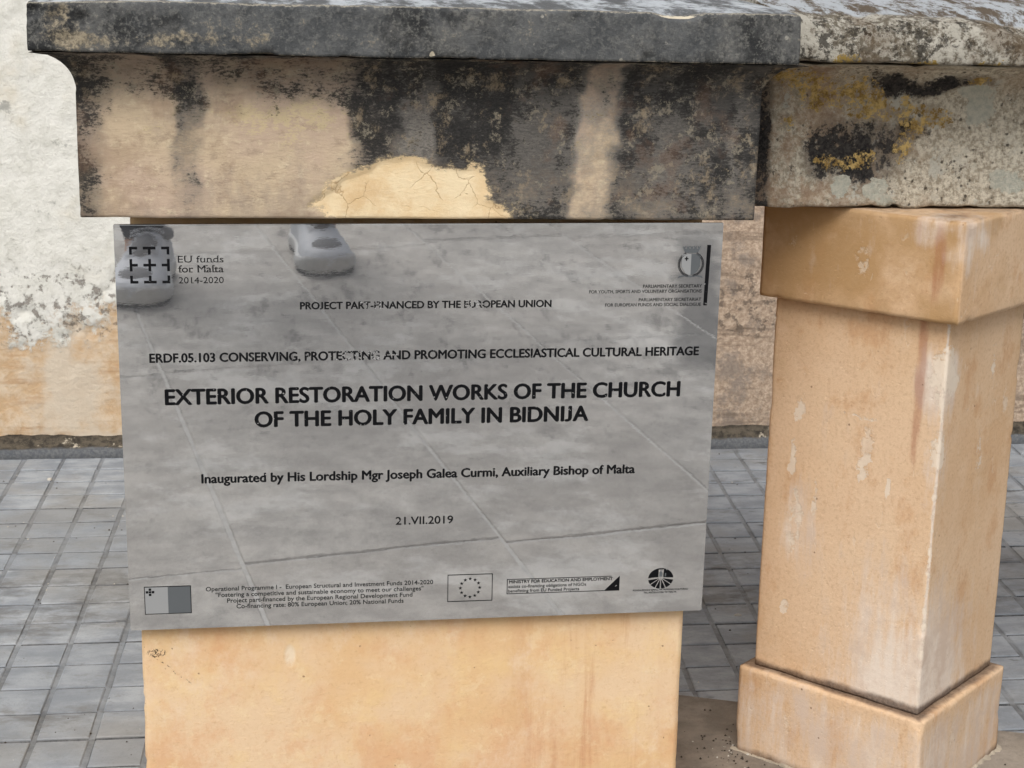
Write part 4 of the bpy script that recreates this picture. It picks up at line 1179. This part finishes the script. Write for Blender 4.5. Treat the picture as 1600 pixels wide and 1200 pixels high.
skin('shirt', [
    W4((-.228, -2.61, .91, (.155, .12)), (-.22, -2.56, 1.02, (.135, .11)), (-.20, -2.46, 1.17, (.148, .115)), (-.18, -2.38, 1.29, (.135, .10)), (-.18, -2.345, 1.345, .072)),
    W4(3, (-.28, -2.37, 1.30, .076), (-.36, -2.34, 1.27, .070), (-.385, -2.20, 1.16, .058), (-.375, -2.11, 1.085, .054)),
    W4(3, (-.08, -2.37, 1.30, .076), (.0, -2.34, 1.27, .070), (.03, -2.20, 1.16, .058), (.035, -2.11, 1.085, .054)),
], SHIRT, person)
skin('trousers', [
    W4((-.23, -2.62, .88, (.148, .118)), (-.228, -2.60, .95, (.135, .11))),
    W4(0, (-.325, -2.61, .83, .102), (-.40, -2.44, .66, .092), (-.425, -2.33, .49, .072), (-.45, -2.35, .30, .066), (-.465, -2.355, .075, .060)),
    W4(0, (-.135, -2.61, .83, .102), (-.07, -2.55, .66, .092), (-.035, -2.52, .49, .072), (-.03, -2.585, .30, .066), (-.03, -2.62, .075, .060)),
], TROU, person)
# trainers
def shoe(x, y, rz):
    """toe tip at (x, y); points along +y turned by rz"""
    sh = empty('shoe', wp((x, y, 0)), rz); sh.parent = person; sh.scale = (1.2, 1.05, 1.12)
    SS = [0, .04, .12, .25, .4, .52, .64, .76, .86, .93, .975, 1.0]
    HW = [.016, .030, .038, .038, .040, .046, .054, .059, .057, .048, .034, .014]
    HU = [.085, .094, .098, .104, .108, .100, .086, .072, .062, .056, .050, .042]
    L = .325
    def loft(name, prof, mat, par):
        V, F, m = [], [], None
        for i, s_ in enumerate(SS):
            ring_ = prof(i)
            m = len(ring_)
            V += [(px, (s_ - 1) * L, pz) for px, pz in ring_]
        for i in range(len(SS) - 1):
            for k in range(m - 1): F.append((i * m + k, i * m + k + 1, (i + 1) * m + k + 1, (i + 1) * m + k))
        F.append(tuple(range(m))[::-1]); F.append(tuple((len(SS) - 1) * m + k for k in range(m)))
        me = mesh(name, V, F)
        bm = bmesh.new(); bm.from_mesh(me); bmesh.ops.subdivide_edges(bm, edges=bm.edges[:], cuts=1, use_grid_fill=True, smooth=.6)
        bmesh.ops.recalc_face_normals(bm, faces=bm.faces[:]); bm.to_mesh(me); bm.free()
        return link(name, me, mat, par, True)
    def upper(i):
        w_, h = HW[i] * .93, HU[i]
        return [(-w_ * math.cos(a) ** .8 if math.cos(a) > 0 else w_ * (-math.cos(a)) ** .8, .024 + (h - .024) * math.sin(a) ** .75) for a in [math.pi * k / 12 for k in range(13)]]
    loft('upper', upper, OVER, sh)
    loft('midsole', lambda i: [(-HW[i] * .96, .008), (-HW[i] * 1.06, .014), (-HW[i] * 1.06, .028), (-HW[i] * 1.0, .036 + (.008 if i > 8 else 0)), (0, .034), (HW[i] * 1.0, .036 + (.008 if i > 8 else 0)), (HW[i] * 1.06, .028), (HW[i] * 1.06, .014), (HW[i] * .96, .008)], RUB, sh)
    loft('outsole', lambda i: [(-HW[i] * .97, .0), (-HW[i] * 1.0, .004), (-HW[i] * .98, .010), (HW[i] * .98, .010), (HW[i] * 1.0, .004), (HW[i] * .97, .0)], SOLE, sh)
    ball('toe_mesh', (0, -.066, .046), (.042, .046, .0245), KNIT, sh, 3)
    ball('tongue', (0, -.165, .082), (.026, .06, .028), KNIT, sh, 3)
    ball('collar', (0, -.262, .092), (.040, .05, .022), KNIT, sh, 3)
    for k in range(5):
        yy = -.118 - k * .019
        zz = .078 + k * .0065
        V, F = [], []
        for q in range(9):
            t = q / 8 * 2 - 1
            xx, z2 = t * .031, zz + .010 * (1 - t * t) + .004
            for dy, dz in ((-.0035, 0), (0, .0028), (.0035, 0)): V.append((xx, yy + dy + t * .006 * (1 if k % 2 else -1), z2 + dz))
        for q in range(8):
            for e in range(2): F.append((q * 3 + e, q * 3 + e + 3, q * 3 + e + 4, q * 3 + e + 1))
        link('lace', mesh('lace', V, F), LACE, sh)
    return sh
shoe(-.462, -2.085, .10)
shoe(-.015, -2.36, -.18)
# the phone in the hands
fo = CAM - c_f * .0085 + c_r * .045
phone = tag(empty('smartphone'), 'black smartphone held sideways in both hands of the photographer', 'phone')
phone.matrix_world = Matrix(((c_r.x, c_u.x, -c_f.x, fo.x), (c_r.y, c_u.y, -c_f.y, fo.y), (c_r.z, c_u.z, -c_f.z, fo.z), (0, 0, 0, 1)))
BLK = mat_simple('black_glass', (.015, .015, .018), .15, .1, 20, 0)
bm = bmesh.new(); bmesh.ops.create_cube(bm, size=1)
for v in bm.verts: v.co = Vector((v.co.x * .148, v.co.y * .072, v.co.z * .008))
bmesh.ops.bevel(bm, geom=[e for e in bm.edges if abs(e.verts[0].co.z - e.verts[1].co.z) > .005], offset=.010, segments=5, affect='EDGES')
me = bpy.data.meshes.new('case'); bm.to_mesh(me); bm.free(); link('case', me, BLK, phone)
link('screen', mesh('screen', [(-.068, -.032, .0043), (.068, -.032, .0043), (.068, .032, .0043), (-.068, .032, .0043)], [(0, 1, 2, 3)]), mat_simple('dark_screen', (.03, .03, .035), .1, 0, 10, 0), phone)
